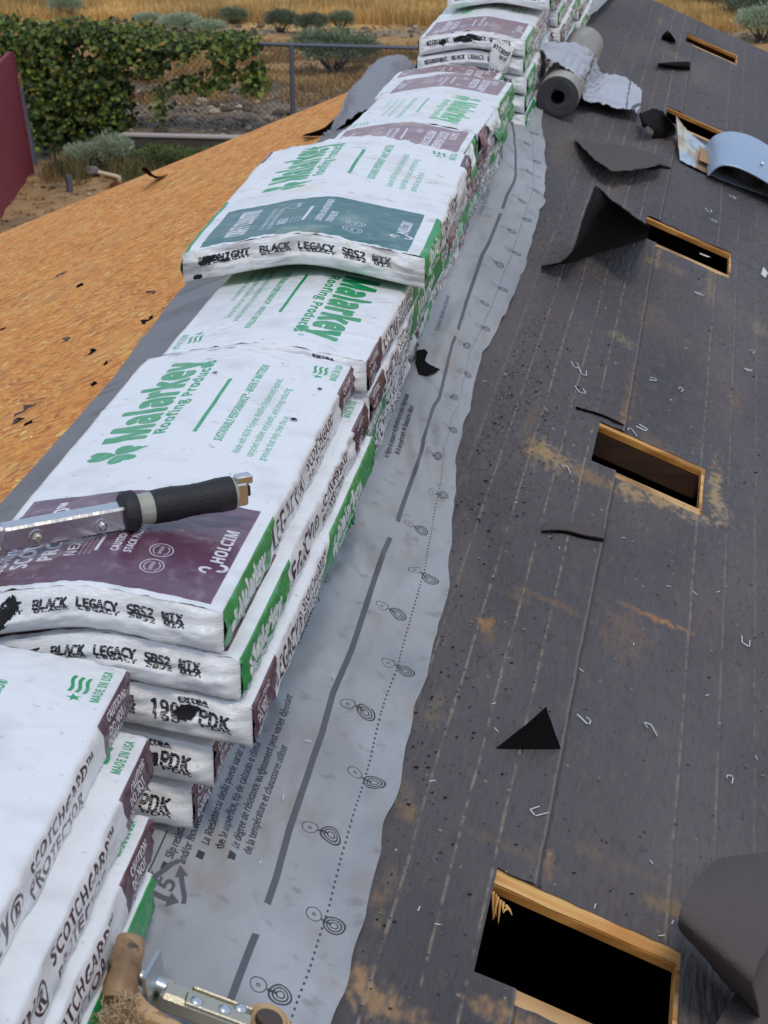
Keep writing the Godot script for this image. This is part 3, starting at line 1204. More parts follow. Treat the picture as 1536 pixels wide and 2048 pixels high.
func build_felt(hs: Node) -> void:
	# one image over the visible slope: s 1.9..11.0 across, t -0.05..1.15 down
	var w := 2048
	var h := 1024
	var img := Image.create(w, h, false, Image.FORMAT_RGBA8)
	img.fill(sr(ph(83, 80, 86)))
	soil(img, sr(ph(63, 60, 66)), 61, 0.008, 0.40, 0.88, 0.65)
	soil(img, sr(ph(118, 112, 112)), 62, 0.010, 0.50, 0.95, 0.50, Vector2(0.7, 0.5))
	soil(img, sr(ph(100, 88, 82)), 63, 0.012, 0.60, 0.95, 0.35)
	soil(img, sr(ph(126, 116, 102)), 64, 0.10, 0.64, 0.9, 0.28, Vector2(1.0, 1.0), 5)
	soil(img, sr(ph(60, 55, 58)), 65, 0.14, 0.66, 0.9, 0.35, Vector2(1.0, 1.0), 5)
	var su := w / 9.1
	var sv := h / 1.2
	var data := img.get_data()
	# the far half has weathered browner and paler
	var nz := noise(66, 0.012, 4)
	var nf := noise(67, 0.05, 4)
	for q in felt_stains:
		var c := Vector2((q[0].x - 1.9) * su, (q[0].y + 0.05) * sv)
		var ru: float = q[1] * su
		var rv: float = q[2] * sv
		var col: Color = sr(q[3].lerp(ph(138, 124, 108), 0.35))
		for y in range(maxi(0, int(c.y - rv * 1.5)), mini(h, int(c.y + rv * 1.5))):
			for x in range(maxi(0, int(c.x - ru * 1.5)), mini(w, int(c.x + ru * 1.5))):
				var e := 1.0 - Vector2((x - c.x) / ru, (y - c.y) / rv).length()
				e += nz.get_noise_2d(x * 3.4, y * 1.6) * 0.50 + nf.get_noise_2d(x * 2.6, y * 1.3) * 0.75
				var al := clampf(e * 1.35, 0.0, 1.0) * q[4] * 0.8 as float
				if al > 0.01:
					var k := (y * w + x) * 4
					data[k] = int(lerpf(data[k], col.r8, al))
					data[k + 1] = int(lerpf(data[k + 1], col.g8, al))
					data[k + 2] = int(lerpf(data[k + 2], col.b8, al))
	# worn pale printed lines along the felt
	var lc := sr(ph(146, 132, 120))
	for q in [[0.319, 0.85, 0.0022], [0.373, 1.0, 0.0024], [0.430, 1.0, 0.0024], [0.485, 1.0, 0.0026], [0.734, 0.75, 0.0030], [0.798, 0.6, 0.0026], [0.861, 0.45, 0.0026], [0.917, 0.4, 0.0026], [0.264, 0.5, 0.003]]:
		for x in w:
			var wob := nz.get_noise_2d(x * 0.6, q[0] * 900.0) * 0.0025
			var brk := clampf(0.62 + nf.get_noise_2d(x * 2.2, q[0] * 500.0) * 1.5 + nz.get_noise_2d(x * 1.2, q[0] * 700.0) * 0.9, 0.0, 1.0) * q[1] as float
			var yc: float = (q[0] + wob + 0.05) * sv
			var hw: float = q[2] * sv * (0.8 + 0.5 * nf.get_noise_2d(x * 4.0, q[0] * 100.0))
			for y in range(int(yc - hw - 1), int(yc + hw + 2)):
				if y < 0 or y >= h:
					continue
				var al := clampf((hw + 0.5 - absf(y + 0.5 - yc)), 0.0, 1.0) * brk * 0.72
				var k := (y * w + x) * 4
				data[k] = int(lerpf(data[k], lc.r8, al))
				data[k + 1] = int(lerpf(data[k + 1], lc.g8, al))
				data[k + 2] = int(lerpf(data[k + 2], lc.b8, al))
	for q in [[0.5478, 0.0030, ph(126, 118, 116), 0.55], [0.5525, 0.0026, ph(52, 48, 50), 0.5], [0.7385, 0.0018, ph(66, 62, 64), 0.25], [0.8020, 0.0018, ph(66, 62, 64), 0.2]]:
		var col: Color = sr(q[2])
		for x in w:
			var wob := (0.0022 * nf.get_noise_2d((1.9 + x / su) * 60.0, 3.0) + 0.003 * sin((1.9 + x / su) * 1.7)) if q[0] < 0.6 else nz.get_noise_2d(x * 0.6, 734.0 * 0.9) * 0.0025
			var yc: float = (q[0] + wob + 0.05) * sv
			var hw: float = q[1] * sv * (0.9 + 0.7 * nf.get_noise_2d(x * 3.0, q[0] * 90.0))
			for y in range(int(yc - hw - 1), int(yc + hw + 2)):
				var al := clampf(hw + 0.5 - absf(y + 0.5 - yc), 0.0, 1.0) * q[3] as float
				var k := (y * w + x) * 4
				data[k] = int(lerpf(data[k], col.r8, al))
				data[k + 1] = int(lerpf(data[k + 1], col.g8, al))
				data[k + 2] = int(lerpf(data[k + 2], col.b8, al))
	img = Image.create_from_data(w, h, false, Image.FORMAT_RGBA8, data)
	var r2 := RandomNumberGenerator.new()
	r2.seed = 68
	for k in 1800:
		var v := r2.randf()
		var col := Color(0.12, 0.11, 0.11) if v < 0.6 else (sr(ph(150, 134, 110)) if v < 0.9 else sr(ph(176, 168, 160)))
		img.fill_rect(Rect2i(r2.randi_range(0, w - 4), r2.randi_range(0, h - 6), 1, r2.randi_range(1, 4)), col)
	var fm := film(tex(img), 0.9)
	var fine := NoiseTexture2D.new()
	fine.width = 1024
	fine.height = 1024
	fine.as_normal_map = true
	fine.bump_strength = 7.0
	fine.noise = noise(69, 0.09, 5)
	fm.normal_enabled = true
	fm.normal_texture = fine
	fm.normal_scale = 0.55
	var seam := func(s: float) -> float: return 0.549 + 0.0022 * nf.get_noise_2d(s * 60.0, 3.0) + 0.003 * sin(s * 1.7)
	# lower course first, then the upper one lapping over it
	var nw := noise(70, 1.6, 3)
	var nr := noise(71, 6.0, 2)
	var lift := func(s: float, t: float) -> float:
		var y := 0.0025 + 0.0016 * nw.get_noise_2d(s * 1.4, t * 3.0) + 0.0008 * nr.get_noise_2d(s * 2.0, t * 4.0)
		# wrinkles running down the slope round the middle opening
		var zone := exp(-pow((s - 6.72) / 0.26, 2.0)) * smoothstep(0.30, 0.42, t) * (1.0 - smoothstep(0.85, 1.0, t))
		y += zone * 0.0055 * sin(s * 34.0 + t * 9.0 + 3.0 * nw.get_noise_2d(s * 2.0, t * 5.0))
		for c in [3.47, 5.02, 7.36, 9.15]:                # sheathing joints telegraph through
			y += 0.0030 * exp(-pow((s - c - 0.35 * (t - 0.45) - 0.02 * nw.get_noise_2d(t * 6.0, c)) / 0.012, 2.0)) * smoothstep(0.25, 0.36, t) * (1.0 - smoothstep(0.62, 0.78, t))
		return maxf(y, 0.0012)
	for course in 2:
		var ta := 0.50 if course == 0 else -0.002
		var tb := 1.25 if course == 0 else 0.549
		var tcols := []
		var base := []
		var t := ta
		while t < tb - 0.001:
			base.append(t)
			t += 0.0155
		base.append(tb)
		var srows := []
		var s := S0
		while s < 1.7:
			srows.append(s)
			s += 0.3
		s = 1.75
		while s < RAKE_R:
			srows.append(s)
			s += 0.022
		srows.append(RAKE_R)
		for hq in holes:                                   # snap rows to the openings
			for e in [hq[0] - (0.030 if course == 0 else 0.0), hq[1]]:
				var best := 0
				for k in srows.size():
					if absf(srows[k] - e) < absf(srows[best] - e):
						best = k
				srows[best] = e
		var a0 := 0
		var a1 := 0
		for k in base.size():                              # columns nearest to the sides of the openings
			if absf(base[k] - 0.495) < absf(base[a0] - 0.495):
				a0 = k
			if absf(base[k] - 0.757) < absf(base[a1] - 0.757):
				a1 = k
		var lo := []
		var hi := []
		for hq in holes:
			lo.append(Vector2((hq[0] + hq[1]) / 2, hq[2]))
			hi.append(Vector2((hq[0] + hq[1]) / 2, hq[3]))
		var tpos := func(i: int, sv2: float) -> float:
			var b: float = base[i]
			if course == 1:
				var d := (lut(lo, sv2) - base[a0]) as float
				var wt := clampf(1.0 - absf(b - base[a0]) / 0.05, 0.0, 1.0)
				var q: float = b + d * wt
				if i == base.size() - 1:
					q = seam.call(sv2)
				return q
			var d2 := (lut(hi, sv2) - base[a1]) as float
			return b + d2 * clampf(1.0 - absf(b - base[a1]) / 0.06, 0.0, 1.0)
		var acc := Acc.new()
		var up := 0.0022 if course == 1 else 0.0
		acc.grid(base.size() - 1, srows.size() - 1,
			func(i: int, j: int):
				var sv2: float = srows[j]
				var t2: float = tpos.call(i, sv2)
				var s2 := sv2
				for hq in holes:
					if (absf(sv2 - hq[0] + (0.030 if course == 0 else 0.0)) < 0.002 or absf(sv2 - hq[1]) < 0.002) and t2 > hq[2] - 0.02 and t2 < hq[3] + 0.02:
						s2 += 0.004 * nr.get_noise_2d(t2 * 70.0, sv2 * 3.0)
				var z: float = lift.call(sv2, t2) + up
				if course == 1 and i >= base.size() - 2:
					z += (0.0016 + 0.0022 * maxf(0.0, nw.get_noise_2d(sv2 * 2.0, 8.0))) * (1.0 if i == base.size() - 1 else 0.4)
				return rp(s2, t2, z),
			func(i: int, j: int):
				return Vector2((srows[j] - 1.9) / 9.1, (tpos.call(i, srows[j]) + 0.05) / 1.2),
			null,
			func(i: int, j: int):
				for hq in holes:
					var nr0: float = hq[0] - (0.030 if course == 0 else 0.0)
					if srows[j] > nr0 - 0.004 and srows[j + 1] < hq[1] + 0.004:
						if course == 1 and i >= a0 and base[i] < 0.8:
							return true
						if course == 0 and base[i + 1] <= base[a1] + 0.001:
							return true
				return false)
		if course == 1:                                    # the lap edge has thickness
			var n := srows.size()
			var m := base.size()
			for j in n - 1:
				var p := acc.v[j * m + m - 1]
				var q := acc.v[(j + 1) * m + m - 1]
				var skip := false
				for hq in holes:
					if srows[j] > hq[0] - 0.004 and srows[j + 1] < hq[1] + 0.004:
						skip = true
				if not skip:
					var dn := Vector3(sp, cp, 0) * -0.0028
					var u: Vector2 = acc.uv[j * m + m - 1]
					var f := acc.v.size()
					acc.face(p, q, q + dn, p + dn)
					for z in 4:
						acc.uv[f + z] = u
		put("roof_felt", acc.mesh(), fm, hs)


# ================================================================ underlayment sheet
var edge_tab := [Vector2(1.5, 0.345), Vector2(2.095, 0.3431), Vector2(2.187, 0.3441), Vector2(2.310, 0.3421), Vector2(2.433, 0.3355), Vector2(2.572, 0.3328), Vector2(2.707, 0.3286), Vector2(2.833, 0.3196), Vector2(2.988, 0.3192), Vector2(3.250, 0.3097), Vector2(3.353, 0.3064), Vector2(3.537, 0.2848), Vector2(3.740, 0.2629), Vector2(3.937, 0.2404), Vector2(4.138, 0.2287), Vector2(4.206, 0.2305), Vector2(4.570, 0.2091), Vector2(4.654, 0.2128), Vector2(4.921, 0.2234), Vector2(5.450, 0.2235), Vector2(6.179, 0.1998), Vector2(6.479, 0.1748), Vector2(6.799, 0.1434), Vector2(7.051, 0.1046), Vector2(7.5, 0.07), Vector2(8.2, 0.03), Vector2(9.0, 0.02), Vector2(9.5, 0.10), Vector2(10.3, 0.135), Vector2(10.8, 0.14)]
var line_tab := [Vector2(1.5, 0.118), Vector2(2.064, 0.1143), Vector2(2.169, 0.1164), Vector2(2.231, 0.1160), Vector2(2.395, 0.1182), Vector2(2.623, 0.1211), Vector2(2.944, 0.1186), Vector2(3.355, 0.1201), Vector2(3.510, 0.1007), Vector2(3.582, 0.0951), Vector2(3.885, 0.0704), Vector2(4.250, 0.0642), Vector2(4.591, 0.0665), Vector2(4.909, 0.0925), Vector2(5.320, 0.1077), Vector2(5.820, 0.1008), Vector2(6.029, 0.1006), Vector2(6.297, 0.0886), Vector2(7.2, 0.118)]
var left_tab := [Vector2(1.5, 0.77), Vector2(3.6, 0.81), Vector2(4.3, 0.826), Vector2(5.0, 0.836), Vector2(6.05, 0.925), Vector2(8.2, 0.955), Vector2(9.4, 1.02)]
var sheet_n := noise(80, 2.0, 3)
var sheet_f := noise(81, 8.0, 2)
var folds := [[4.66, 0.090, 0.24, 0.020, 0.0, 0.013], [4.42, 0.13, 0.30, 0.03, 0.05, 0.008], [3.98, 0.040, 0.20, 0.008, 0.10, 0.008], [3.90, 0.060, 0.22, 0.008, 0.11, 0.008], [3.86, 0.085, 0.24, 0.010, 0.12, 0.009], [3.75, 0.024, 0.13, 0.008, 0.10, 0.007], [3.49, 0.17, 0.035, 0.09, 0.25, 0.013], [3.33, 0.12, 0.16, 0.014, 0.35, 0.006], [3.38, 0.045, 0.14, 0.008, -0.30, 0.006],
	[2.66, 0.16, 0.08, 0.016, 0.3, 0.004], [2.95, 0.15, 0.12, 0.012, -0.2, 0.004], [5.3, 0.10, 0.3, 0.02, 0.05, 0.008], [5.9, 0.08, 0.35, 0.02, 0.0, 0.007], [2.36, 0.20, 0.16, 0.010, 0.4, 0.004], [2.62, 0.02, 0.10, 0.012, -0.3, 0.006], [3.10, 0.20, 0.22, 0.016, -0.25, 0.007], [3.05, 0.06, 0.18, 0.007, 0.2, 0.004], [2.25, 0.14, 0.14, 0.012, 0.5, 0.004], [2.78, 0.22, 0.10, 0.010, 0.5, 0.006], [2.45, 0.075, 0.3, 0.02, 0.0, 0.003], [2.9, 0.085, 0.35, 0.02, 0.0, 0.004]]


func sheet_edge(s: float) -> float:
	return lut(edge_tab, s) + wave(s)


func wave(s: float) -> float:
	return (0.0026 * sin(s * 27.0 + 4.0 * sheet_n.get_noise_1d(s * 1.2)) + 0.003 * sheet_f.get_noise_1d(s * 0.5)) * (0.25 + 1.7 * absf(sheet_n.get_noise_1d(s * 0.9 + 40.0)))


func sheet_at(s: float, v: float, up := 0.0) -> Vector3:     # v from the right edge leftwards
	var t := lut(edge_tab, s) + wave(s) * exp(-v / 0.028) - v
	var h := 0.0075 + 0.0034 * sheet_n.get_noise_2d(s * 1.2, v * 5.0) + 0.0010 * sheet_f.get_noise_2d(s, v * 3.0)
	h += (0.004 + 0.006 * maxf(0.0, sin(s * 36.0 + 1.2))) * exp(-v / 0.016) * (0.5 + sheet_n.get_noise_1d(s * 3.0))
	if s > 8.8 and v < 0.2:
		h += 0.05 * smoothstep(8.8, 9.6, s) * exp(-v / 0.06)
	for f in folds:
		var ds: float = s - f[0]
		var dv: float = v - f[1] - f[4] * ds
		if absf(ds) < f[2] * 3.0 and absf(dv) < f[3] * 3.0:
			h += f[5] * exp(-pow(ds / f[2], 2.0) - pow(dv / f[3], 2.0))
	# long slack ripples along the sheet
	h += 0.0030 * sin(v * 95.0 + 5.0 * sheet_n.get_noise_2d(s * 0.7, v * 2.0) + s * 1.3) * clampf(0.25 + 1.6 * sheet_n.get_noise_2d(s * 0.8 + 20.0, v * 2.5 + 9.0), 0.0, 1.0)
	h += 0.0035 * exp(-pow((sheet_n.get_noise_2d(s * 0.55 + 60.0, v * 1.6)) / 0.035, 2.0))
	h = maxf(h, 0.006) + up
	if absf(t) < 0.05:                                       # rounded over the ridge
		var a := rp(s, t, h) if t >= 0 else lp(s, -t, h)
		return a - Vector3(0, (0.05 - absf(t)) * 0.12, 0) + Vector3(0, 0.004, 0)
	return rp(s, t, h) if t >= 0 else lp(s, -t, h)


func sheet_print(s0: float, s1: float, w: int, h: int, vmax: float, detail: bool) -> ImageTexture:
	var ku := w / (s1 - s0)
	var kv := h / vmax
	var img := Image.create(w, h, false, Image.FORMAT_RGBA8)
	img.fill(sr(ph(153, 158, 169)))
	var ink := sr(ph(52, 52, 60))
	var grey := sr(ph(84, 86, 98))
	soil(img, sr(ph(126, 131, 145)), 82, 0.006, 0.45, 0.9, 0.45, Vector2(1.0, 0.6))
	soil(img, sr(ph(176, 184, 200)), 83, 0.007, 0.5, 0.95, 0.45)
	soil(img, sr(ph(140, 118, 100)), 84, 0.012, 0.66, 0.95, 0.28)
	soil(img, sr(ph(96, 92, 94)), 85, 0.05, 0.72, 0.95, 0.4, Vector2(1.0, 0.5))
	var at := func(s: float, v: float) -> Vector2: return Vector2((s - s0) * ku, (vmax - v) * kv)
	# heavy dashed line, dotted line
	for seg in [[1.9, 2.185], [2.255, 3.435], [3.50, 4.62], [4.665, 5.80], [5.85, 7.4]]:
		line(img, at.call(seg[0], 0.118), at.call(seg[1], 0.118), 0.0090 * kv, grey)
	var s := s0
	while s < s1:
		var p: Vector2 = at.call(s, 0.046)
		img.fill_rect(Rect2i(int(p.x), int(p.y), maxi(2, int(0.006 * ku)), maxi(2, int(0.0030 * kv))), ink)
		s += 0.0135
	# nail symbols
	s = 1.915
	var k := 0
	while s < s1 + 0.1:
		var hi := 0.032 if k % 2 == 0 else 0.066
		var c: Vector2 = at.call(s, hi)
		ring(img, c, 0.0185 * ku, 0.0150 * kv, 0.16, ink)
		ring(img, c, 0.0130 * ku, 0.0105 * kv, 0.20, ink)
		ring(img, c, 0.0070 * ku, 0.0060 * kv, 0.30, ink)
		var d: Vector2 = at.call(s + 0.004, hi + 0.028)
		ring(img, d, 0.0140 * ku, 0.0108 * kv, 0.12, ink)
		ring(img, d, 0.0030 * ku, 0.0026 * kv, 0.5, ink)
		line(img, at.call(s, hi + 0.004), at.call(s + 0.002, hi + 0.017), 0.0022 * kv, ink)
		s += 0.179
		k += 1
	var R := Vector2.RIGHT * ku
	var U := Vector2.UP * kv
	if detail:
		write(img, "Slip resistance may vary depending on surface, temperature", at.call(2.262, 0.2425), R * 0.42, U * 0.0098, ink, false, 0.7)
		write(img, "and/or footwear and climate", at.call(2.262, 0.2270), R * 0.21, U * 0.0098, ink, false, 0.7)
		write(img, "La Resistencia desliz puede variar de acuerdo", at.call(2.325, 0.2085), R * 0.335, U * 0.0098, ink, false, 0.7)
		write(img, "de la superfice, tip de calzado o clima", at.call(2.325, 0.1905), R * 0.285, U * 0.0098, ink, false, 0.7)
		write(img, "Le dégree de résistance au glissement peut varier dépendant", at.call(2.342, 0.1725), R * 0.425, U * 0.0098, ink, false, 0.7)
		write(img, "de la température et chaussures utiliser", at.call(2.342, 0.1555), R * 0.285, U * 0.0098, ink, false, 0.7)
		for q in [[2.243, 0.246], [2.300, 0.2125], [2.318, 0.1765]]:
			var p: Vector2 = at.call(q[0], q[1])
			img.fill_rect(Rect2i(int(p.x - 0.010 * ku), int(p.y - 0.0055 * kv), int(0.018 * ku), int(0.0095 * kv)), ink)
		write(img, "Distributed by FT Synthetics", at.call(2.93, 0.193), R * 0.325, U * 0.0125, ink, false, 0.9)
		line(img, at.call(2.20, 0.262), at.call(2.31, 0.262), 0.0022 * kv, ink)
		# recycling triangle with a 5
		var tri := [at.call(2.178, 0.262), at.call(2.178, 0.206), at.call(2.270, 0.236)]
		for q in 3:
			var p: Vector2 = tri[q]
			var n: Vector2 = tri[(q + 1) % 3]
			line(img, p.lerp(n, 0.16), p.lerp(n, 0.66), 0.0062 * kv, grey)
			var hd := p.lerp(n, 0.86)
			var b := p.lerp(n, 0.62)
			var o := (n - p).orthogonal().normalized() * 0.0085 * kv
			fill_tri(img, hd, b + o, b - o, grey)
			line(img, n.lerp(p, 0.05), n.lerp(tri[(q + 2) % 3], 0.2), 0.0055 * kv, grey)
		write(img, "5", at.call(2.196, 0.227), R * 0.024, U * 0.020, grey, true, 0.5)
	else:
		write(img, "Le dégree de résistance au glissement peut varier dépendant", at.call(3.78, 0.1725), R * 0.36, U * 0.0095, ink, false, 0.5)
		write(img, "de la température et chaussures utiliser", at.call(3.82, 0.1555), R * 0.27, U * 0.0095, ink, false, 0.5)
		write(img, "La Resistencia desliz puede variar de acuerdo", at.call(4.60, 0.158), R * 0.30, U * 0.0095, grey, false, 0.4)
		write(img, "Distributed by FT Synthetics", at.call(5.7, 0.165), R * 0.30, U * 0.011, grey, false, 0.4)
	return tex(img)


func build_underlayment() -> void:
	var root := thing("underlayment_sheet", "wide pale grey synthetic underlayment with black print draped over the ridge under the bundles", "underlayment")
	var vmax := 0.36
	var specs := [[1.55, 3.70, 2.215, vmax, true], [3.70, 10.7, 7.2, vmax, false]]
	var near := film(sheet_print(1.85, 3.72, 2048, 768, vmax, true), 0.62)
	var far := film(sheet_print(3.68, 7.3, 2048, 512, vmax, false), 0.62)
	var fine := NoiseTexture2D.new()
	fine.width = 1024
	fine.height = 512
	fine.as_normal_map = true
	fine.bump_strength = 5.0
	fine.noise = noise(86, 0.02, 5)
	for m in [near, far]:
		m.normal_enabled = true
		m.normal_texture = fine
		m.normal_scale = 0.45
	var parts := [[1.55, 3.70, near, 1.85, 3.72], [3.70, 7.25, far, 3.68, 7.3]]
	for q in parts:
		var n := int((q[1] - q[0]) / 0.0125)
		var a := Acc.new()
		a.grid(46, n, func(i: int, j: int):
			return sheet_at(lerpf(q[0], q[1], float(j) / n), vmax * i / 46.0),
			func(i: int, j: int):
				var s := lerpf(q[0], q[1], float(j) / n)
				var v := vmax * i / 46.0
				var vl := lut(line_tab, s)
				var vt := v * 0.118 / vl if v < vl else 0.118 + (v - vl)
				return Vector2((s - q[3]) / (q[4] - q[3]), (vmax - vt) / vmax))
		put("printed_strip", a.mesh(), q[2], root)
	var pim := Image.create(1024, 256, false, Image.FORMAT_RGBA8)
	pim.fill(sr(ph(116, 119, 128)))
	soil(pim, sr(ph(92, 94, 102)), 187, 0.02, 0.45, 0.85, 0.6)
	soil(pim, sr(ph(62, 62, 68)), 188, 0.05, 0.70, 0.88, 0.6, Vector2(1.5, 0.3))
	var plain := film(tex(pim), 0.7, 4)
	plain.texture_repeat = true
	var a := Acc.new()
	var n := 300
	a.grid(36, n, func(i: int, j: int):
		var s := lerpf(1.55, 10.0, float(j) / n)
		return sheet_at(s, vmax + (lut(edge_tab, s) + lut(left_tab, s) - vmax) * i / 36.0),
		func(i: int, j: int): return Vector2(float(j) / n * 2.0, i / 36.0))
	put("plain_strip", a.mesh(), plain, root)
	var b := Acc.new()
	b.grid(20, 90, func(i: int, j: int): return sheet_at(lerpf(7.25, 10.75, j / 90.0), vmax * i / 20.0))
	put("far_strip", b.mesh(), bump(mat(ph(160, 168, 182), 0.65), 0.03, 0.5, 3.0, 88), root)
	# smudges on the plain left strip come with the film; the loose fold at the far end is a piece of its own
	var rows := []
	for q in [[8.55, 0.035], [8.9, 0.068], [9.25, 0.092], [9.6, 0.098], [9.9, 0.085], [10.05, 0.07]]:
		var s: float = q[0]
		var hh: float = q[1]
		var r := []
		for c in [[0.74, 0.012], [0.77, 0.75 * hh], [0.83, hh], [0.90, 0.9 * hh], [0.955, 0.5 * hh], [0.985, 0.010], [1.03, 0.008]]:
			r.append(lp(s, c[0] + 0.012 * sin(s * 9.0 + c[0] * 20.0) + (s - 9.2) * 0.10, c[1] + 0.008 * sin(s * 14.0 + c[0] * 31.0)))
		rows.append(r)
	var f := loft(rows, 40, 46, 0.002, 0.010, 89)
	tag(put("underlayment_fold", f.mesh(), bump(mat(ph(134, 138, 150), 0.7), 0.02, 0.5, 2.0, 90)), "puffed up grey fold of spare underlayment left of the stacks at the roof end", "underlayment")


# ================================================================ wrapped shingle bundles
func crown_at(x: float, wid: float, crown: float) -> float:
	var f := x / (wid / 2)
	return crown * (1.0 - (sqrt(f * f + 0.035) - 0.187) / 0.830)


func cap_at(x: float, y: float, wid: float, thick: float, crown: float, sd: int, sag: float) -> Vector3:   # a point of the short end: x, y, and how far it stands out
	var n := noise(sd * 7 + 3, 1.0, 3)
	var yy := thick / 2 + (y - thick / 2) * 0.93
	var f := y / thick
	var out := 0.010 * (1.0 - pow(2.0 * f - 1.0, 2.0)) + 0.0050 * n.get_noise_2d(x * 9.0, y * 26.0) + 0.0030 * n.get_noise_2d(x * 34.0 + 9.0, y * 70.0)
	# the flap folded up over the end, with a crumpled slanting edge
	var lip := 0.46 + 0.20 * (x / wid) * (1.0 if sd % 2 == 0 else -1.0) + 0.10 * n.get_noise_1d(x * 22.0)
	out += 0.0080 * (1.0 - smoothstep(lip - 0.03, lip + 0.02, f)) * (0.75 + 0.6 * n.get_noise_1d(x * 9.0 + 50.0))
	out += 0.0020 * sin((x * 160.0 + y * 420.0) * (0.7 + 0.3 * n.get_noise_1d(x * 3.0))) * exp(-pow((f - lip - 0.16) / 0.16, 2.0)) * clampf(0.5 + n.get_noise_1d(x * 12.0) * 1.6, 0.0, 1.0)
	var dx := 0.004 * n.get_noise_2d(x * 5.0, y * 50.0)
	return Vector3(x * 0.992 + dx * 0.3, yy + crown_at(x, wid, crown) - sag * absf(x) / wid + 0.0016 * n.get_noise_2d(x * 25.0, 4.0), out)


func bundle(stack: String, label: String, xr: float, s: float, top: float, flip: bool, kind: String, sd: int, o := {}) -> Node3D:
	var length: float = o.get("length", 1.016)
	var wid: float = o.get("width", 0.337)
	var thick: float = o.get("thick", 0.057)
	var crown: float = o.get("crown", 0.026)
	var slope: float = o.get("slope", -0.012)        # sideways drift along the ridge
	var drop: float = o.get("drop", 0.0)              # fall from the near end to the far end
	var rough: float = o.get("rough", 1.0)
	var b := thing("shingle_bundle", label, "shingle bundle", Vector3.ZERO, "wrapped shingle bundles stacked along the ridge")
	var yaw := -asin(slope)
	var mid := Vector3(xr - wid / 2 + slope * length / 2, top - thick - drop / 2, -(s + length / 2))
	var bs := Basis(Vector3.UP, yaw) * Basis(Vector3.RIGHT, -atan(drop / length))
	if flip:
		bs = bs * Basis(Vector3.UP, PI)
	b.transform = Transform3D(bs, mid)
	var n := noise(sd, 1.0, 3)
	var n2 := noise(sd + 500, 1.0, 4)
	var tot := wid + 2 * thick
	var per := []                                     # x, y, row of the film, outward normal
	for k in 6:
		per.append([-wid / 2, lerpf(0.007, thick - 0.006, k / 5.0), lerpf(0.007, thick - 0.006, k / 5.0) / tot, Vector2(-1, 0)])
	per.append([-wid / 2 + 0.0018, thick - 0.0018, thick / tot, Vector2(-0.7, 0.7)])
	var fine := kind != "faded"
	var na := 54 if fine else 26
	var creases := []
	var rc := RandomNumberGenerator.new()
	rc.seed = sd
	if fine:
		for k in 26:
			var ed := rc.randf() < 0.5
			creases.append([rc.randf() * length if not ed else (rc.randf() * 0.12 if rc.randf() < 0.5 else length - rc.randf() * 0.12), rc.randf_range(-0.5, 0.5) * wid, rc.randf() * PI, rc.randf_range(0.03, 0.13), rc.randf_range(0.0035, 0.008), rc.randf_range(-0.0016, 0.0026)])
	for k in na + 1:
		var f := k / float(na)
		per.append([lerpf(-wid / 2 + 0.006, wid / 2 - 0.006, f), thick, (thick + 0.006 + f * (wid - 0.012)) / tot, Vector2(0, 1)])
	per.append([wid / 2 - 0.0018, thick - 0.0018, (thick + wid) / tot, Vector2(0.7, 0.7)])
	for k in 6:
		per.append([wid / 2, lerpf(thick - 0.006, 0.007, k / 5.0), 1.0 - lerpf(thick - 0.006, 0.007, k / 5.0) / tot, Vector2(1, 0)])
	per.append([wid / 2 - 0.003, 0.001, -1.0, Vector2(0.7, -0.7)])
	for k in 9:
		per.append([lerpf(wid / 2 - 0.010, -wid / 2 + 0.010, k / 8.0), 0.0, -1.0, Vector2(0, -1)])
	per.append([-wid / 2 + 0.003, 0.001, -1.0, Vector2(-0.7, -0.7)])
	per.append([-wid / 2, 0.007, 0.007 / tot, Vector2(-1, 0)])
	var nu := 150 if fine else 64
	var body := Acc.new()
	var place := func(i: int, j: int) -> Vector3:
		var q = per[i]
		var u := float(j) / nu
		# closer rows near the ends
		u = u + 0.035 * sin(u * TAU) * -1.0
		var along := u * length
		var e := minf(along, length - along)
		var end := exp(-e / 0.030)
		var d := 0.0
		var nx: Vector2 = q[3]
		if absf(nx.x) > 0.9:
			d = rough * (0.0042 * n.get_noise_2d(along * 6.0, q[1] * 50.0 + 30.0 * nx.x) + 0.0022 * n2.get_noise_2d(along * 26.0 + 7.0, q[1] * 26.0 + 50.0 * nx.x)) + 0.0025 * sin(PI * q[1] / thick)
			d += end * 0.0050 * n2.get_noise_2d(along * 90.0, q[1] * 60.0 + 80.0 * nx.x)
		elif nx.y > 0.5:
			d = rough * (0.0016 * n.get_noise_2d(along * 5.0, q[0] * 11.0) + 0.0003 * n2.get_noise_2d(along * 22.0 + q[0] * 30.0, q[0] * 40.0))
			for c in creases:
				var ca := cos(c[2] as float)
				var sa := sin(c[2] as float)
				var pu: float = (along - c[0]) * ca + (q[0] - c[1]) * sa
				var pv: float = -(along - c[0]) * sa + (q[0] - c[1]) * ca
				if absf(pu) < c[3] and absf(pv) < c[4] * 3.0:
					d += c[5] * exp(-pow(pv / c[4], 2.0)) * (1.0 - pow(pu / c[3], 2.0))
			d += end * 0.0030 * n2.get_noise_2d(along * 30.0, q[0] * 34.0) * rough
		var y: float = thick / 2 + (q[1] - thick / 2) * (1.0 - 0.07 * end)
		return Vector3(q[0] * (1.0 - 0.008 * end) + nx.x * d, y + crown_at(q[0], wid, crown) + nx.y * d, length / 2 - along)
	body.grid(per.size() - 1, nu, place,
		func(i: int, j: int):
			var u := float(j) / nu
			u = u - 0.035 * sin(u * TAU)
			return Vector2(u, per[i][2]) if per[i][2] >= 0.0 else Vector2(0.42, (thick + 0.010) / tot))
	var wrap := put("wrapper", body.mesh(), M[kind], b)
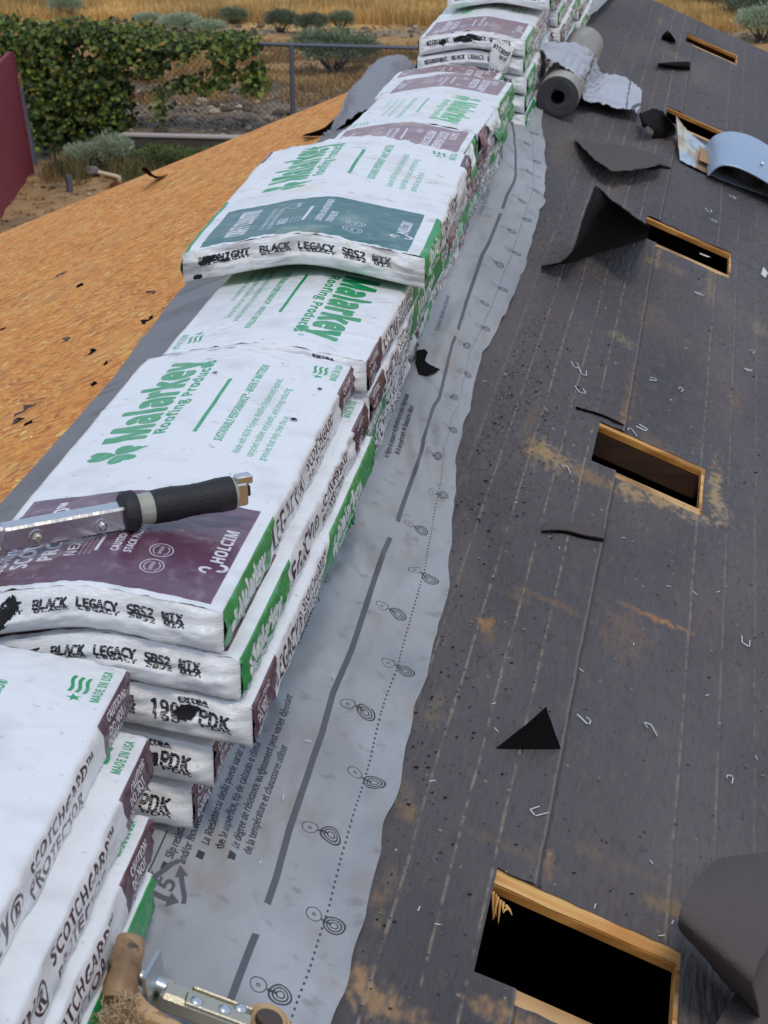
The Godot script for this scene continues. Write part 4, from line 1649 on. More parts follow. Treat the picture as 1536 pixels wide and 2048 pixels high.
	for e in 2:                                       # the two short ends
		var cap := Acc.new()
		var sg := 1.0 if e == 0 else -1.0
		var nx := 52
		var ny := 15
		var esd := sd * 2 + e
		cap.grid(nx, ny, func(i: int, j: int):
			var x := lerpf(-wid / 2, wid / 2, float(i) / nx) * sg
			var y := lerpf(0.0, thick, float(j) / ny)
			var p := cap_at(x, y, wid, thick, crown, esd, 0.0)
			var rim := 1.0 if (i > 0 and i < nx and j > 0 and j < ny) else 0.0
			var tap := minf(1.0, (0.5 - absf(float(i) / nx - 0.5)) / 0.05)
			if rim == 0.0:                             # meets the wrapper
				return Vector3(x * 0.992, thick / 2 + (y - thick / 2) * 0.93 + crown_at(x, wid, crown), sg * (length / 2 - 0.001))
			return Vector3(p.x, p.y, sg * (length / 2 + p.z * tap)),
			func(i: int, j: int): return Vector2(float(i) / nx, 1.0 - float(j) / ny))
		var em: Material = M.front_end if e == 0 else M.back_end
		if e == 0 and o.has("dirty"):
			em = M.front_dirty
		var cap_node := put("wrapper_end", cap.mesh(), em, b)
		var tears: Array = o.get("tears", []) if (e == 0) != flip else []
		for q in tears:                                # [x, y, half width, half height] seen from the camera
			var t := Acc.new()
			var nt := noise(int(q[0] * 900) + sd, 1.0, 2)
			t.grid(8, 5, func(i: int, j: int):
				var fx := i / 4.0 - 1.0
				var fy := j / 2.5 - 1.0
				var x: float = (q[0] + fx * q[2] + fy * q[4] + 0.25 * q[2] * nt.get_noise_2d(i * 9.0, j * 13.0)) * (-1.0 if flip else 1.0)
				var y: float = clampf(q[1] + fy * q[3] * (1.0 - 0.45 * fx * fx) + 0.4 * q[3] * nt.get_noise_2d(i * 11.0, j * 7.0 + 20.0), 0.003, thick - 0.002)
				var p := cap_at(x, y, wid, thick, crown, esd, 0.0)
				return Vector3(p.x, p.y, sg * (length / 2 + p.z + 0.0012)))
			put("torn_hole", t.mesh(), M.shingle_black, cap_node)
	for q in o.get("loose", []):                       # torn film hanging down the side that faces the slope: [u, half length, drop, colour]
		var rows := []
		var sx := -1.0 if flip else 1.0
		for r in 4:
			var row := []
			for c in 6:
				var f := c / 5.0
				var z: float = length / 2 - (q[0] + (f - 0.5) * 2.0 * q[1] * (1.0 - 0.18 * r)) * length
				var outw: float = [0.002, 0.012, 0.017, 0.010][r] * (0.7 + 0.9 * absf(n.get_noise_2d(f * 6.0 + q[0] * 20.0, r * 3.0)))
				row.append(Vector3(sx * (wid / 2 + outw), thick + 0.001 - q[2] * (r / 3.0) * (0.75 + 0.5 * n.get_noise_1d(f * 9.0 + q[0] * 31.0)), z))
			rows.append(row)
		put("loose_film", loft(rows, 22, 12, 0.0007, 0.005, sd + 40, 0.006).mesh(), [M.plain_film, M.green_film, M.mauve_film][q[3]], b)
	if o.has("gather"):                                # film gathered into crumpled folds at the near corner
		var ga := Acc.new()
		var sx := -1.0 if flip else 1.0
		var sz := -1.0 if flip else 1.0
		ga.grid(30, 16, func(i: int, j: int):
			var a := TAU * i / 30.0
			var e := PI * j / 16.0 - PI / 2
			var d := Vector3(cos(a) * cos(e), sin(e), sin(a) * cos(e))
			var r := 1.0 + 0.30 * sin(d.y * 13.0 + 2.5 * n2.get_noise_3d(d.x * 2.0, d.y * 2.0, d.z * 2.0)) * cos(e) + 0.5 * n2.get_noise_3d(d.x * 3.0 + sd, d.y * 4.0, d.z * 3.0)
			return Vector3(sx * (wid / 2 - 0.006), thick * 0.46, sz * (length / 2 - 0.004)) + Vector3(d.x * 0.018, d.y * 0.028, d.z * 0.030) * r)
		put("gathered_film", ga.mesh(), M.green_film, b)
	for q in o.get("marks", []):                       # tar marks on the top: [u, v, size, stretch]
		var t := Acc.new()
		var x: float = wid / 2 - q[1]
		var c := t.vert(Vector3(x, thick + crown_at(x, wid, crown) + 0.0022, length / 2 - q[0]))
		var ns := noise(int(q[0] * 1000), 1.0, 2)
		for k in 15:
			var a := TAU * k / 14.0
			var r: float = q[2] * (0.65 + 0.9 * absf(ns.get_noise_1d((k % 14) * 7.0)))
			var px: float = x + cos(a) * r * q[3]
			t.vert(Vector3(px, thick + crown_at(px, wid, crown) + 0.0016, length / 2 - q[0] + sin(a) * r))
		for k in 14:
			t.tri(c, c + 1 + k, c + 2 + k)
		put("tar_mark", t.mesh(), M.shingle_black, wrap)
	return b


func build_bundles() -> void:
	var nth := ["top", "second", "third", "fourth", "bottom"]
	# nearest stack, cut by the picture edge
	bundle("a", "topmost white bundle of the nearest stack, flag mark at its far corner", 0.101, 1.243, 0.212, false, "blank", 101, {"slope": -0.046})
	bundle("a", "second bundle down in the nearest stack, purple caution end showing its middle", 0.137, 1.191, 0.152, false, "blank", 102, {"slope": -0.046})
	bundle("a", "third bundle down in the nearest stack, above the green sided one", 0.148, 1.117, 0.092, false, "blank", 103, {"slope": -0.038})
	bundle("a", "lowest bundle of the nearest stack, green film crumpled beside the rope end", 0.154, 1.094, 0.033, true, "legacy", 104, {"slope": -0.038})
	# stack that carries the tool
	bundle("b", "white bundle with maroon band and the chrome hammer lying on it", 0.159, 2.305, 0.272, false, "legacy", 111, {"slope": -0.0226, "tears": [[-0.092, 0.032, 0.010, 0.020, 0.006]], "marks": [[0.700, 0.040, 0.0065, 1.0], [0.860, 0.028, 0.0040, 1.2], [0.862, 0.190, 0.0042, 1.3], [0.60, 0.30, 0.0012, 1.0], [0.38, 0.10, 0.0011, 1.0], [0.945, 0.10, 0.0010, 2.0]]})
	bundle("b", "bundle right under the maroon banded one with the tool, green near corner", 0.178, 2.303, 0.214, false, "legacy", 112, {"slope": -0.020, "rough": 1.4})
	bundle("b", "third bundle down under the tool, with a black square tear on its end", 0.191, 2.300, 0.156, true, "legacy", 113, {"slope": -0.022, "tears": [[0.092, 0.036, 0.013, 0.009, 0.004]]})
	bundle("b", "fourth bundle down under the tool, set back, torn black spot at left", 0.141, 2.306, 0.097, true, "legacy", 114, {"slope": -0.014, "tears": [[0.096, 0.030, 0.008, 0.008, 0.0]]})
	bundle("b", "bottom bundle under the tool, chewed lower corner resting on the grey sheet", 0.113, 2.306, 0.038, true, "legacy", 115, {"slope": -0.014})
	# stack behind it
	bundle("c", "white bundle with upside down green lettering between tool and teal bundle", 0.155, 3.345, 0.272, true, "legacy", 121, {"slope": -0.010, "tears": [[0.100, 0.042, 0.014, 0.007, 0.003], [-0.155, 0.030, 0.010, 0.010, 0.0]]})
	bundle("c", "second bundle down in the stack behind the tool, maroon caution corner", 0.158, 3.350, 0.214, true, "legacy", 122, {"slope": -0.020})
	bundle("c", "third bundle down behind the tool, its near end gathered green film", 0.142, 3.352, 0.156, false, "legacy", 123, {"slope": -0.030, "rough": 1.6, "gather": 1})
	bundle("c", "fourth bundle down behind the tool, green near end above the bottom one", 0.127, 3.356, 0.097, false, "legacy", 124, {"slope": -0.030, "rough": 1.6, "gather": 1})
	bundle("c", "bottom bundle of the stack behind the tool", 0.116, 3.350, 0.038, false, "legacy", 125, {"slope": -0.030, "rough": 1.4, "gather": 1})
	# the odd bundle across the joint
	bundle("t", "wide dirty bundle with a teal band lying on top of two stacks", 0.188, 3.775, 0.336, false, "teal", 131, {"slope": -0.036, "width": 0.440, "length": 0.935, "crown": 0.040, "thick": 0.060, "rough": 1.7, "dirty": true, "tears": [[-0.172, 0.040, 0.012, 0.008, 0.004], [-0.190, 0.010, 0.008, 0.005, 0.0], [-0.140, 0.034, 0.009, 0.003, 0.0]]})
	# stack under its far end
	var xs := [0.104, 0.106, 0.094, 0.086, 0.076]
	for k in 5:
		bundle("d", ["faded bundle with maroon band just behind the teal bundle", "second bundle down in the stack behind the teal bundle", "third bundle down in the stack behind the teal bundle, green scrap showing", "fourth bundle down in the stack behind the teal bundle", "bottom bundle of the stack behind the teal bundle"][k],
			xs[k], 4.382, 0.270 - 0.0585 * k, k != 2 and k != 4, "faded", 141 + k, {"slope": -0.018, "drop": 0.014 if k == 0 else 0.0, "rough": 1.5, "loose": [[0.30, 0.16, 0.075, 0], [0.62, 0.12, 0.055, 1]] if k == 0 else ([[0.45, 0.10, 0.06, 2]] if k == 2 else [])})
	xs = [0.090, 0.088, 0.072, 0.060, 0.048]
	for k in 5:
		bundle("e", ["faded bundle with upside down green lettering and maroon far band", "second bundle down in the stack with upside down faded green lettering", "third bundle down in the stack with upside down faded green lettering", "fourth bundle down in the stack with upside down faded green lettering", "bottom bundle of the stack with upside down faded green lettering"][k],
			xs[k], 5.410, 0.252 - 0.0585 * k, k != 3, "faded", 151 + k, {"slope": -0.018, "drop": 0.040 if k == 0 else 0.036, "rough": 1.5, "loose": [[0.97, 0.07, 0.085, 2], [0.70, 0.16, 0.05, 0]] if k == 0 else ([[0.5, 0.12, 0.06, 1]] if k == 1 else [])})
	for k in 3:
		bundle("f", ["short white bundle edge jutting out left before the tagged stack", "second bundle down in the low stack jutting out left", "bottom bundle of the low stack jutting out left"][k],
			-0.010, 6.45, 0.160 - 0.0585 * k, true, "faded", 161 + k, {"slope": 0.0, "length": 0.46, "width": 0.330, "rough": 1.5})
	xs = [0.056, 0.050, 0.062, 0.056, 0.060]
	for k in 5:
		bundle("g", ["top bundle of the stack with the paper tag, black tear under its maroon band", "second bundle down in the tagged stack, the paper tag across its lettering", "third bundle down in the tagged stack, gathered green film at its corner", "fourth bundle down in the tagged stack", "bottom bundle of the tagged stack, beside the grey roll"][k],
			xs[k], 6.955, 0.258 - 0.0585 * k, false, "faded", 171 + k, {"slope": -0.012, "rough": 1.5, "tears": [[-0.012, 0.036, 0.040, 0.012, 0.0], [-0.092, 0.034, 0.012, 0.009, 0.0]] if k == 0 else []})
	for k in 2:
		bundle("h", ["uppermost bundle at the top of the picture, on the far stacks", "white bundle on the tagged stack, its lettered end facing the camera"][k],
			0.085 - 0.02 * (1 - k), 7.47 + 0.05 * (1 - k), 0.395 - 0.0625 * k, false, "faded", 181 + k, {"slope": -0.010, "rough": 1.8, "width": 0.345})
	for st in 2:
		for k in 5:
			bundle("j", "%s bundle of the %s" % [nth[k], ["stack behind the tagged one, mostly hidden by the grey roll", "last stack at the far end of the roof"][st]],
				0.062 + 0.010 * ((k * 7 + st) % 3), 7.99 + st * 1.035, 0.266 - 0.0585 * k, (k + st) % 2 == 0, "faded", 191 + st * 10 + k, {"slope": -0.010, "rough": 1.6})
	# paper tag hanging down the front of that stack
	var img := Image.create(256, 384, false, Image.FORMAT_RGBA8)
	img.fill(Color(0.90, 0.89, 0.88))
	var ink := Color(0.12, 0.11, 0.13)
	write(img, "6113059", Vector2(30, 120), Vector2(190, 30), Vector2(10, -46), ink, true, 2.0)
	write(img, "MONT", Vector2(120, 180), Vector2(90, 14), Vector2(6, -30), ink, true, 1.0)
	write(img, "LP 68", Vector2(24, 300), Vector2(120, 6), Vector2(0, -30), ink, true, 1.0)
	write(img, "MIDNIGHT BLK", Vector2(30, 350), Vector2(190, 10), Vector2(0, -22), ink, true, 1.0)
	soil(img, Color(0.5, 0.48, 0.46), 24, 0.03, 0.5, 0.9, 0.4)
	var rows := []
	for q in [[0.0, 0.190, 0.010], [0.33, 0.160, 0.024], [0.66, 0.110, 0.030], [1.0, 0.075, 0.024]]:
		var r := []
		for c in 5:
			var f := c / 4.0
			r.append(Vector3(lerpf(-0.045 - 0.014 * q[0], 0.026 - 0.026 * q[0], f), q[1] + 0.072 - 0.018 * f * (1.0 - q[0] * 0.6) + 0.012 * q[0] * f + 0.006 * sin(f * 5.0 + q[0] * 3.0), -(6.945 - q[2] - 0.012 * sin(f * PI))))
		rows.append(r)
	var tagm := film(tex(img), 0.6)
	tag(put("paper_tag", loft(rows, 12, 14, 0.0006, 0.003, 25, 0.006).mesh(), tagm), "crumpled white paper tag with printed numbers on the front of a stack", "paper tag")


# ================================================================ grey roll and metal vent
func build_roll_and_vent() -> void:
	var r := thing("underlayment_roll", "grey roll of underlayment lying beside the tagged stack, dark core end facing us", "roll")
	var a := rp(7.31, 0.112, 0.070)
	var b := rp(8.48, 0.116, 0.070)
	var pts := []
	for k in 25:
		pts.append(a.lerp(b, k / 24.0))
	var body := Acc.new()
	var rad := []
	for k in 25:
		rad.append(0.069 + 0.0012 * sin(k * 1.9))
	body.tube(pts, rad, 40, false)
	var img := Image.create(512, 512, false, Image.FORMAT_RGBA8)
	img.fill(sr(ph(132, 129, 126)))
	soil(img, sr(ph(120, 116, 112)), 301, 0.012, 0.4, 0.8, 0.6, Vector2(1.0, 0.3))
	soil(img, sr(ph(206, 206, 208)), 302, 0.02, 0.5, 0.85, 0.5, Vector2(1.0, 0.2))
	put("roll_body", body.mesh(), film(tex(img), 0.5), r)
	var d := (b - a).normalized()
	var sx := d.cross(Vector3.UP).normalized()
	var sy := sx.cross(d)
	var end := Acc.new()
	var nz := noise(303, 1.0, 2)
	end.grid(56, 16, func(i: int, j: int):
		var an := TAU * i / 56.0
		var f := j / 16.0
		var inner := 0.023 + 0.0022 * nz.get_noise_1d(i * 23.0 if i < 56 else 0.0)
		var q := lerpf(inner, 0.0692, f)
		var wind := 0.0003 * sin(f * 90.0 + an * 2.0) + 0.0022 * nz.get_noise_2d(f * 60.0, an * 0.5)
		return a + (sx * cos(an) + sy * sin(an)) * q - d * (0.002 + wind + 0.004 * sin(f * PI)))
	put("roll_end", end.mesh(), bump(mat(ph(62, 64, 72), 0.85), 0.1, 0.5, 8.0, 304), r)
	var core := Acc.new()
	core.tube([a - d * 0.002, a + d * 0.35], 0.0235, 28, false)
	put("core", core.mesh(), mat(ph(26, 22, 22), 0.95), r)
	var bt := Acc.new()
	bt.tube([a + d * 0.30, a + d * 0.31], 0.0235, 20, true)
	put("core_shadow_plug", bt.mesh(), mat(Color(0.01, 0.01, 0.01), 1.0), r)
	# the unrolled end of it, thrown over and down the slope
	var pr := Image.create(512, 512, false, Image.FORMAT_RGBA8)
	pr.fill(sr(ph(176, 184, 202)))
	soil(pr, sr(ph(160, 166, 186)), 305, 0.01, 0.45, 0.85, 0.6)
	var ink := sr(ph(76, 78, 88))
	line(pr, Vector2(0, 215), Vector2(512, 200), 9, ink)
	line(pr, Vector2(0, 432), Vector2(512, 420), 9, ink)
	ring(pr, Vector2(40, 520), 190, 62, 0.30, ink)
	ring(pr, Vector2(40, 520), 90, 26, 0.5, ink)
	for k in 4:
		write(pr, "underlayment", Vector2(60, 120 + 26 * k), Vector2(150, 0), Vector2(0, -12), sr(ph(130, 134, 150)), false)
	var rows := []
	for q in [[[7.50, -0.014, 0.165], [7.58, -0.010, 0.160], [7.66, -0.008, 0.152]], [[7.43, 0.030, 0.152], [7.60, 0.030, 0.158], [7.80, 0.032, 0.152]], [[7.44, 0.090, 0.149], [7.70, 0.092, 0.154], [7.95, 0.094, 0.149]],
			[[7.46, 0.155, 0.122], [7.75, 0.158, 0.128], [8.08, 0.160, 0.120]], [[7.52, 0.192, 0.058], [7.86, 0.200, 0.060], [8.22, 0.205, 0.050]], [[7.64, 0.238, 0.046], [8.02, 0.245, 0.026], [8.42, 0.236, 0.014]],
			[[7.70, 0.312, 0.046], [8.08, 0.312, 0.030], [8.52, 0.304, 0.014]], [[7.76, 0.352, 0.048], [8.08, 0.350, 0.022], [8.46, 0.345, 0.016]], [[7.80, 0.392, 0.040], [8.10, 0.390, 0.028], [8.42, 0.380, 0.012]]]:
		var w := []
		for v in q:
			w.append(rp(v[0], v[1], v[2]))
		rows.append(w)
	tag(put("underlayment_flap", loft(rows, 30, 60, 0.0014, 0.012, 306, 0.006).mesh(), film(tex(pr), 0.6)), "pale printed tail of underlayment draped over the grey roll and down the slope", "underlayment")
	# roof vent
	var v := thing("roof_vent", "pale galvanised roof vent with rusty flange and arched hood lying loose", "roof vent")
	var fl := Image.create(512, 512, false, Image.FORMAT_RGBA8)
	fl.fill(sr(ph(176, 196, 222)))
	soil(fl, sr(ph(206, 196, 170)), 310, 0.010, 0.40, 0.75, 0.8)
	soil(fl, sr(ph(164, 110, 62)), 311, 0.016, 0.58, 0.85, 0.75, Vector2(1.0, 0.4))
	soil(fl, sr(ph(120, 112, 104)), 312, 0.03, 0.6, 0.9, 0.5)
	var fm := film(tex(fl), 0.42)
	fm.metallic = 0.35
	var near := [Vector3(7.475, 0.5733, 0.012), Vector3(7.456, 0.6475, 0.012), Vector3(7.457, 0.7394, 0.012), Vector3(7.491, 0.8312, 0.012), Vector3(7.514, 0.8978, 0.012)]
	var n_row := rq(near)
	n_row.append(rp(near[-1].x + 0.05, 1.05, 0.012))
	var f_row := rq([Vector3(7.816, 0.514, 0.082), Vector3(7.80, 0.57, 0.055), Vector3(7.80, 0.66, 0.030), Vector3(7.82, 0.78, 0.022), Vector3(7.85, 0.92, 0.020), Vector3(7.87, 1.06, 0.018)])
	var m_row := []
	for k in 6:
		m_row.append(n_row[k].lerp(f_row[k], 0.5) - Vector3(0, 0.008 if k == 0 else 0.002, 0))
	put("flange", loft([n_row, m_row, f_row], 40, 20, 0.0014, 0.003, 313).mesh(), fm, v)
	var hm := bump(mat(ph(150, 172, 204), 0.38, 0.25), 0.03, 0.2, 2.0, 314)
	var nr := []
	var mr := []
	var fr := []
	for q in [[0.676, 0.018], [0.688, 0.050], [0.712, 0.072], [0.760, 0.082], [0.830, 0.080], [0.920, 0.066], [1.010, 0.042], [1.08, 0.016]]:
		nr.append(rp(7.40, q[0], q[1]))
	for q in [[0.662, 0.022], [0.674, 0.070], [0.706, 0.104], [0.760, 0.120], [0.830, 0.117], [0.920, 0.096], [1.010, 0.060], [1.08, 0.020]]:
		mr.append(rp(7.58, q[0], q[1]))
	for q in [[0.648, 0.028], [0.660, 0.078], [0.698, 0.114], [0.760, 0.131], [0.830, 0.128], [0.920, 0.106], [1.010, 0.068], [1.08, 0.024]]:
		fr.append(rp(7.76, q[0], q[1]))
	var hood := put("hood", loft([nr, mr, fr], 60, 20, 0.0022).mesh(), hm, v)
	var back := Acc.new()
	for k in 7:
		back.face(fr[k], fr[k + 1], Vector3(fr[k + 1].x, rp(7.76, 0.0).y - fr[k + 1].x * tan(PITCH) + 0.02, -7.76), Vector3(fr[k].x, -fr[k].x * tan(PITCH) + 0.02, -7.76))
	put("hood_back", back.mesh(), hm, v)
	var lip := Acc.new()
	var lp2 := []
	for k in 40:
		lp2.append(catmull(nr, k / 39.0))
	lip.tube(lp2, 0.0042, 8)
	put("rolled_lip", lip.mesh(), hm, hood)
	var foot := Acc.new()
	foot.box(Transform3D(Basis(Vector3(cp, -sp, 0), Vector3(sp, cp, 0), Vector3(0, 0, 1)), rp(7.60, 0.655, 0.034)), Vector3(0.045, 0.0025, 0.20), 0.001)
	put("mounting_tab", foot.mesh(true), bump(mat(ph(168, 132, 92), 0.7, 0.1), 0.05, 0.5, 6.0, 315), v)
	var th := Acc.new()
	th.tube([rp(7.62, 0.80, 0.018), rp(7.62, 0.80, 0.060)], 0.075, 28, false)
	put("throat", th.mesh(), mat(ph(70, 68, 70), 0.6, 0.4), v)
	var rv := Acc.new()
	rv.tube([rp(7.50, 0.83, 0.106), rp(7.49, 0.83, 0.112)], [0.006, 0.004], 10)
	put("rivet", rv.mesh(), M.zinc, hood)


# ================================================================ torn felt
func flap(called: String, label: String, rows: Array, m: Material, nu := 24, nv := 16, rough := 0.004, sd := 1, jag := 0.004, thick := 0.0022) -> void:
	var w := []
	for r in rows:
		w.append(rq(r))
	tag(put(called, loft(w, nu, nv, thick, rough, sd, jag).mesh(), m), label, "roofing felt", "")


func build_flaps() -> void:
	# standing triangle
	var tb := [Vector3(2.882, 0.4468, 0.000), Vector3(2.927, 0.4976, 0.000), Vector3(2.972, 0.5490, 0.000)]
	var tm := [Vector3(2.913, 0.4731, 0.036), Vector3(2.937, 0.4969, 0.036), Vector3(2.958, 0.5207, 0.036)]
	var tt := [Vector3(2.941, 0.4945, 0.070), Vector3(2.943, 0.4951, 0.070), Vector3(2.942, 0.4960, 0.070)]
	flap("felt_triangle", "black triangle of cut felt standing up beside two bent staples", [tb, tm, tt], M.felt_under, 12, 12, 0.001, 401, 0.001)
	# big curled flap at the covered opening
	var b := [Vector3(5.508, 0.2653, 0.002), Vector3(5.636, 0.3310, 0.002), Vector3(5.870, 0.3994, 0.002), Vector3(6.060, 0.4616, 0.002), Vector3(6.242, 0.5161, 0.002)]
	var m1 := [Vector3(5.486, 0.3010, 0.030), Vector3(5.642, 0.3322, 0.030), Vector3(5.875, 0.3939, 0.030), Vector3(6.045, 0.4529, 0.030), Vector3(6.193, 0.5120, 0.030)]
	var m2 := [Vector3(5.383, 0.3175, 0.100), Vector3(5.573, 0.3322, 0.100), Vector3(5.789, 0.3685, 0.100), Vector3(5.908, 0.4339, 0.100), Vector3(5.939, 0.4973, 0.100)]
	var m3 := [Vector3(5.429, 0.3101, 0.160), Vector3(5.603, 0.3170, 0.160), Vector3(5.719, 0.3466, 0.160), Vector3(5.733, 0.4028, 0.160), Vector3(5.692, 0.4836, 0.160)]
	var m4 := [Vector3(5.549, 0.3078, 0.190), Vector3(5.674, 0.3094, 0.190), Vector3(5.762, 0.3128, 0.190), Vector3(5.678, 0.3658, 0.190), Vector3(5.570, 0.4759, 0.190)]
	flap("felt_flap", "large black felt flap curled up and back from the half covered opening", [b, m1, m2, m3, m4], M.felt_mid, 40, 30, 0.004, 402, 0.006)
	var c0 := [Vector3(5.492, 0.2632, 0.004), Vector3(5.552, 0.2952, 0.004), Vector3(5.598, 0.3164, 0.004)]
	var c1 := [Vector3(5.430, 0.2675, 0.024), Vector3(5.556, 0.3070, 0.024), Vector3(5.705, 0.3296, 0.024)]
	var c2 := [Vector3(5.426, 0.3004, 0.050), Vector3(5.601, 0.3268, 0.050), Vector3(5.779, 0.3307, 0.050)]
	flap("felt_curl", "thin grey rolled edge of felt lying at the foot of the large flap", [c0, c1, c2], M.felt_top, 16, 10, 0.001, 403, 0.003)
	# raised piece below the vent
	var p0 := [Vector3(7.080, 0.2158, 0.012), Vector3(7.175, 0.3000, 0.012), Vector3(7.312, 0.3804, 0.012), Vector3(7.383, 0.4672, 0.012), Vector3(7.414, 0.5151, 0.012)]
	var p1 := [Vector3(6.894, 0.2395, 0.040), Vector3(6.929, 0.3139, 0.040), Vector3(7.022, 0.3855, 0.040), Vector3(7.134, 0.4633, 0.040), Vector3(7.219, 0.5125, 0.040)]
	var p2 := [Vector3(6.689, 0.2972, 0.060), Vector3(6.654, 0.3362, 0.060), Vector3(6.647, 0.3664, 0.060), Vector3(6.877, 0.4534, 0.060), Vector3(7.058, 0.5068, 0.060)]
	flap("felt_piece", "grey felt piece lifted off the slope left of the vent, dark gap below", [p0, p1, p2], M.felt_top, 30, 14, 0.004, 404, 0.006)
	var q0 := [Vector3(7.130, 0.4622, 0.012), Vector3(7.242, 0.5011, 0.012), Vector3(7.296, 0.5437, 0.012)]
	var q1 := [Vector3(7.143, 0.4828, 0.004), Vector3(7.245, 0.5172, 0.004), Vector3(7.286, 0.5496, 0.004)]
	flap("felt_scrap", "small dark felt tail at the right tip of the lifted piece", [q0, q1], M.felt_under, 8, 4, 0.001, 405, 0.002)
	# upright torn piece by the vent
	var u0 := [Vector3(7.673, 0.4630, 0.002), Vector3(7.747, 0.5014, 0.002), Vector3(7.938, 0.5456, 0.002)]
	var u1 := [Vector3(7.607, 0.4545, 0.040), Vector3(7.716, 0.4871, 0.040), Vector3(7.831, 0.5301, 0.040)]
	var u2 := [Vector3(7.491, 0.4145, 0.075), Vector3(7.683, 0.4573, 0.075), Vector3(7.700, 0.5076, 0.075)]
	var u3 := [Vector3(7.464, 0.3843, 0.100), Vector3(7.663, 0.4242, 0.100), Vector3(7.697, 0.4603, 0.100)]
	flap("felt_torn_piece", "ragged black felt piece standing at the left corner of the vent", [u0, u1, u2, u3], M.felt_mid, 20, 18, 0.004, 406, 0.008)
	var v0 := [Vector3(7.737, 0.3903, 0.050), Vector3(7.555, 0.4115, 0.050), Vector3(7.544, 0.4232, 0.050)]
	var v1 := [Vector3(7.821, 0.4234, 0.060), Vector3(7.662, 0.4313, 0.060), Vector3(7.618, 0.4372, 0.060)]
	flap("felt_torn_lobe", "torn black lobe folded left off the ragged felt piece by the vent", [v0, v1], M.felt_under, 8, 6, 0.002, 407, 0.005)
	# small ones further up
	var a0 := [Vector3(9.844, 0.4017, 0.002), Vector3(9.969, 0.4686, 0.002)]
	var a1 := [Vector3(9.837, 0.3987, 0.030), Vector3(9.818, 0.4566, 0.030)]
	var a2 := [Vector3(9.853, 0.4126, 0.050), Vector3(9.815, 0.4261, 0.050)]
	flap("felt_sliver", "small black felt sliver standing left of the farthest opening", [a0, a1, a2], M.felt_under, 8, 8, 0.002, 408, 0.003)
	var d0 := [Vector3(9.171, 0.4220, 0.004), Vector3(9.256, 0.4902, 0.004), Vector3(9.380, 0.5539, 0.004)]
	var d1 := [Vector3(9.025, 0.4101, 0.030), Vector3(9.183, 0.4809, 0.030), Vector3(9.332, 0.5432, 0.030)]
	var d2 := [Vector3(9.157, 0.4145, 0.012), Vector3(9.373, 0.4820, 0.012), Vector3(9.544, 0.5473, 0.012)]
	flap("felt_lifted_strip", "narrow lifted felt strip, black underneath, below the farthest opening", [d0, d1, d2], M.felt_under, 16, 8, 0.001, 409, 0.003)
	# the lap edge lifted mid slope
	var e0 := [Vector3(3.770, 0.4339, 0.003), Vector3(3.801, 0.4741, 0.003), Vector3(3.820, 0.5127, 0.003), Vector3(3.839, 0.5527, 0.003)]
	var e1 := [Vector3(3.751, 0.4339, 0.012), Vector3(3.797, 0.4734, 0.012), Vector3(3.815, 0.5091, 0.012), Vector3(3.840, 0.5496, 0.012)]
	flap("felt_lip", "torn lifted edge of the upper felt below the second opening", [e0, e1], M.felt_under, 20, 4, 0.001, 410, 0.002)
	var e2 := [Vector3(3.750, 0.4336, 0.013), Vector3(3.797, 0.4731, 0.013), Vector3(3.815, 0.5087, 0.013), Vector3(3.842, 0.5501, 0.013)]
	var e3 := [Vector3(3.818, 0.4388, 0.004), Vector3(3.865, 0.4749, 0.004), Vector3(3.889, 0.5117, 0.004), Vector3(3.916, 0.5529, 0.004)]
	flap("felt_lifted_edge", "grey felt lifting at its torn edge below the second opening", [e2, e3], M.felt_top, 20, 4, 0.001, 411, 0.001)
	var g0 := [Vector3(4.529, 0.4380, 0.003), Vector3(4.541, 0.4839, 0.003), Vector3(4.538, 0.5134, 0.003), Vector3(4.530, 0.5502, 0.003)]
	var g1 := [Vector3(4.511, 0.4394, 0.011), Vector3(4.531, 0.4833, 0.011), Vector3(4.539, 0.5180, 0.011), Vector3(4.534, 0.5487, 0.011)]
	flap("felt_tear", "black gaping tear in the felt just above the second opening", [g0, g1], M.felt_under, 24, 4, 0.001, 412, 0.002)
	# curled pieces in the near right corner
	var h0 := [Vector3(2.847, 0.8049, 0.008), Vector3(2.890, 0.8438, 0.008), Vector3(2.959, 0.9123, 0.008)]
	var h1 := [Vector3(2.611, 0.7406, 0.095), Vector3(2.660, 0.7863, 0.095), Vector3(2.733, 0.8672, 0.095)]
	var h2 := [Vector3(2.421, 0.6966, 0.155), Vector3(2.460, 0.7493, 0.155), Vector3(2.508, 0.8352, 0.155)]
	var h3 := [Vector3(2.385, 0.6948, 0.140), Vector3(2.368, 0.7432, 0.140), Vector3(2.347, 0.7976, 0.140)]
	var h4 := [Vector3(2.472, 0.7263, 0.080), Vector3(2.429, 0.7756, 0.080), Vector3(2.383, 0.8302, 0.080)]
	var h5 := [Vector3(2.588, 0.7677, 0.012), Vector3(2.524, 0.8130, 0.012), Vector3(2.464, 0.8669, 0.012)]
	flap("felt_roll", "big dark felt sheet curled into a half roll at the near right corner", [h0, h1, h2, h3, h4, h5], M.felt_top, 40, 40, 0.0015, 413, 0.0025)
	var i0 := [Vector3(2.344, 0.7864, 0.045), Vector3(2.446, 0.8152, 0.045), Vector3(2.528, 0.8427, 0.045), Vector3(2.639, 0.8791, 0.045)]
	var i1 := [Vector3(2.376, 0.8342, 0.035), Vector3(2.429, 0.8545, 0.035), Vector3(2.505, 0.8792, 0.035), Vector3(2.591, 0.9124, 0.035)]
	var i2 := [Vector3(2.399, 0.8865, 0.025), Vector3(2.436, 0.9075, 0.025), Vector3(2.498, 0.9296, 0.025), Vector3(2.568, 0.9600, 0.025)]
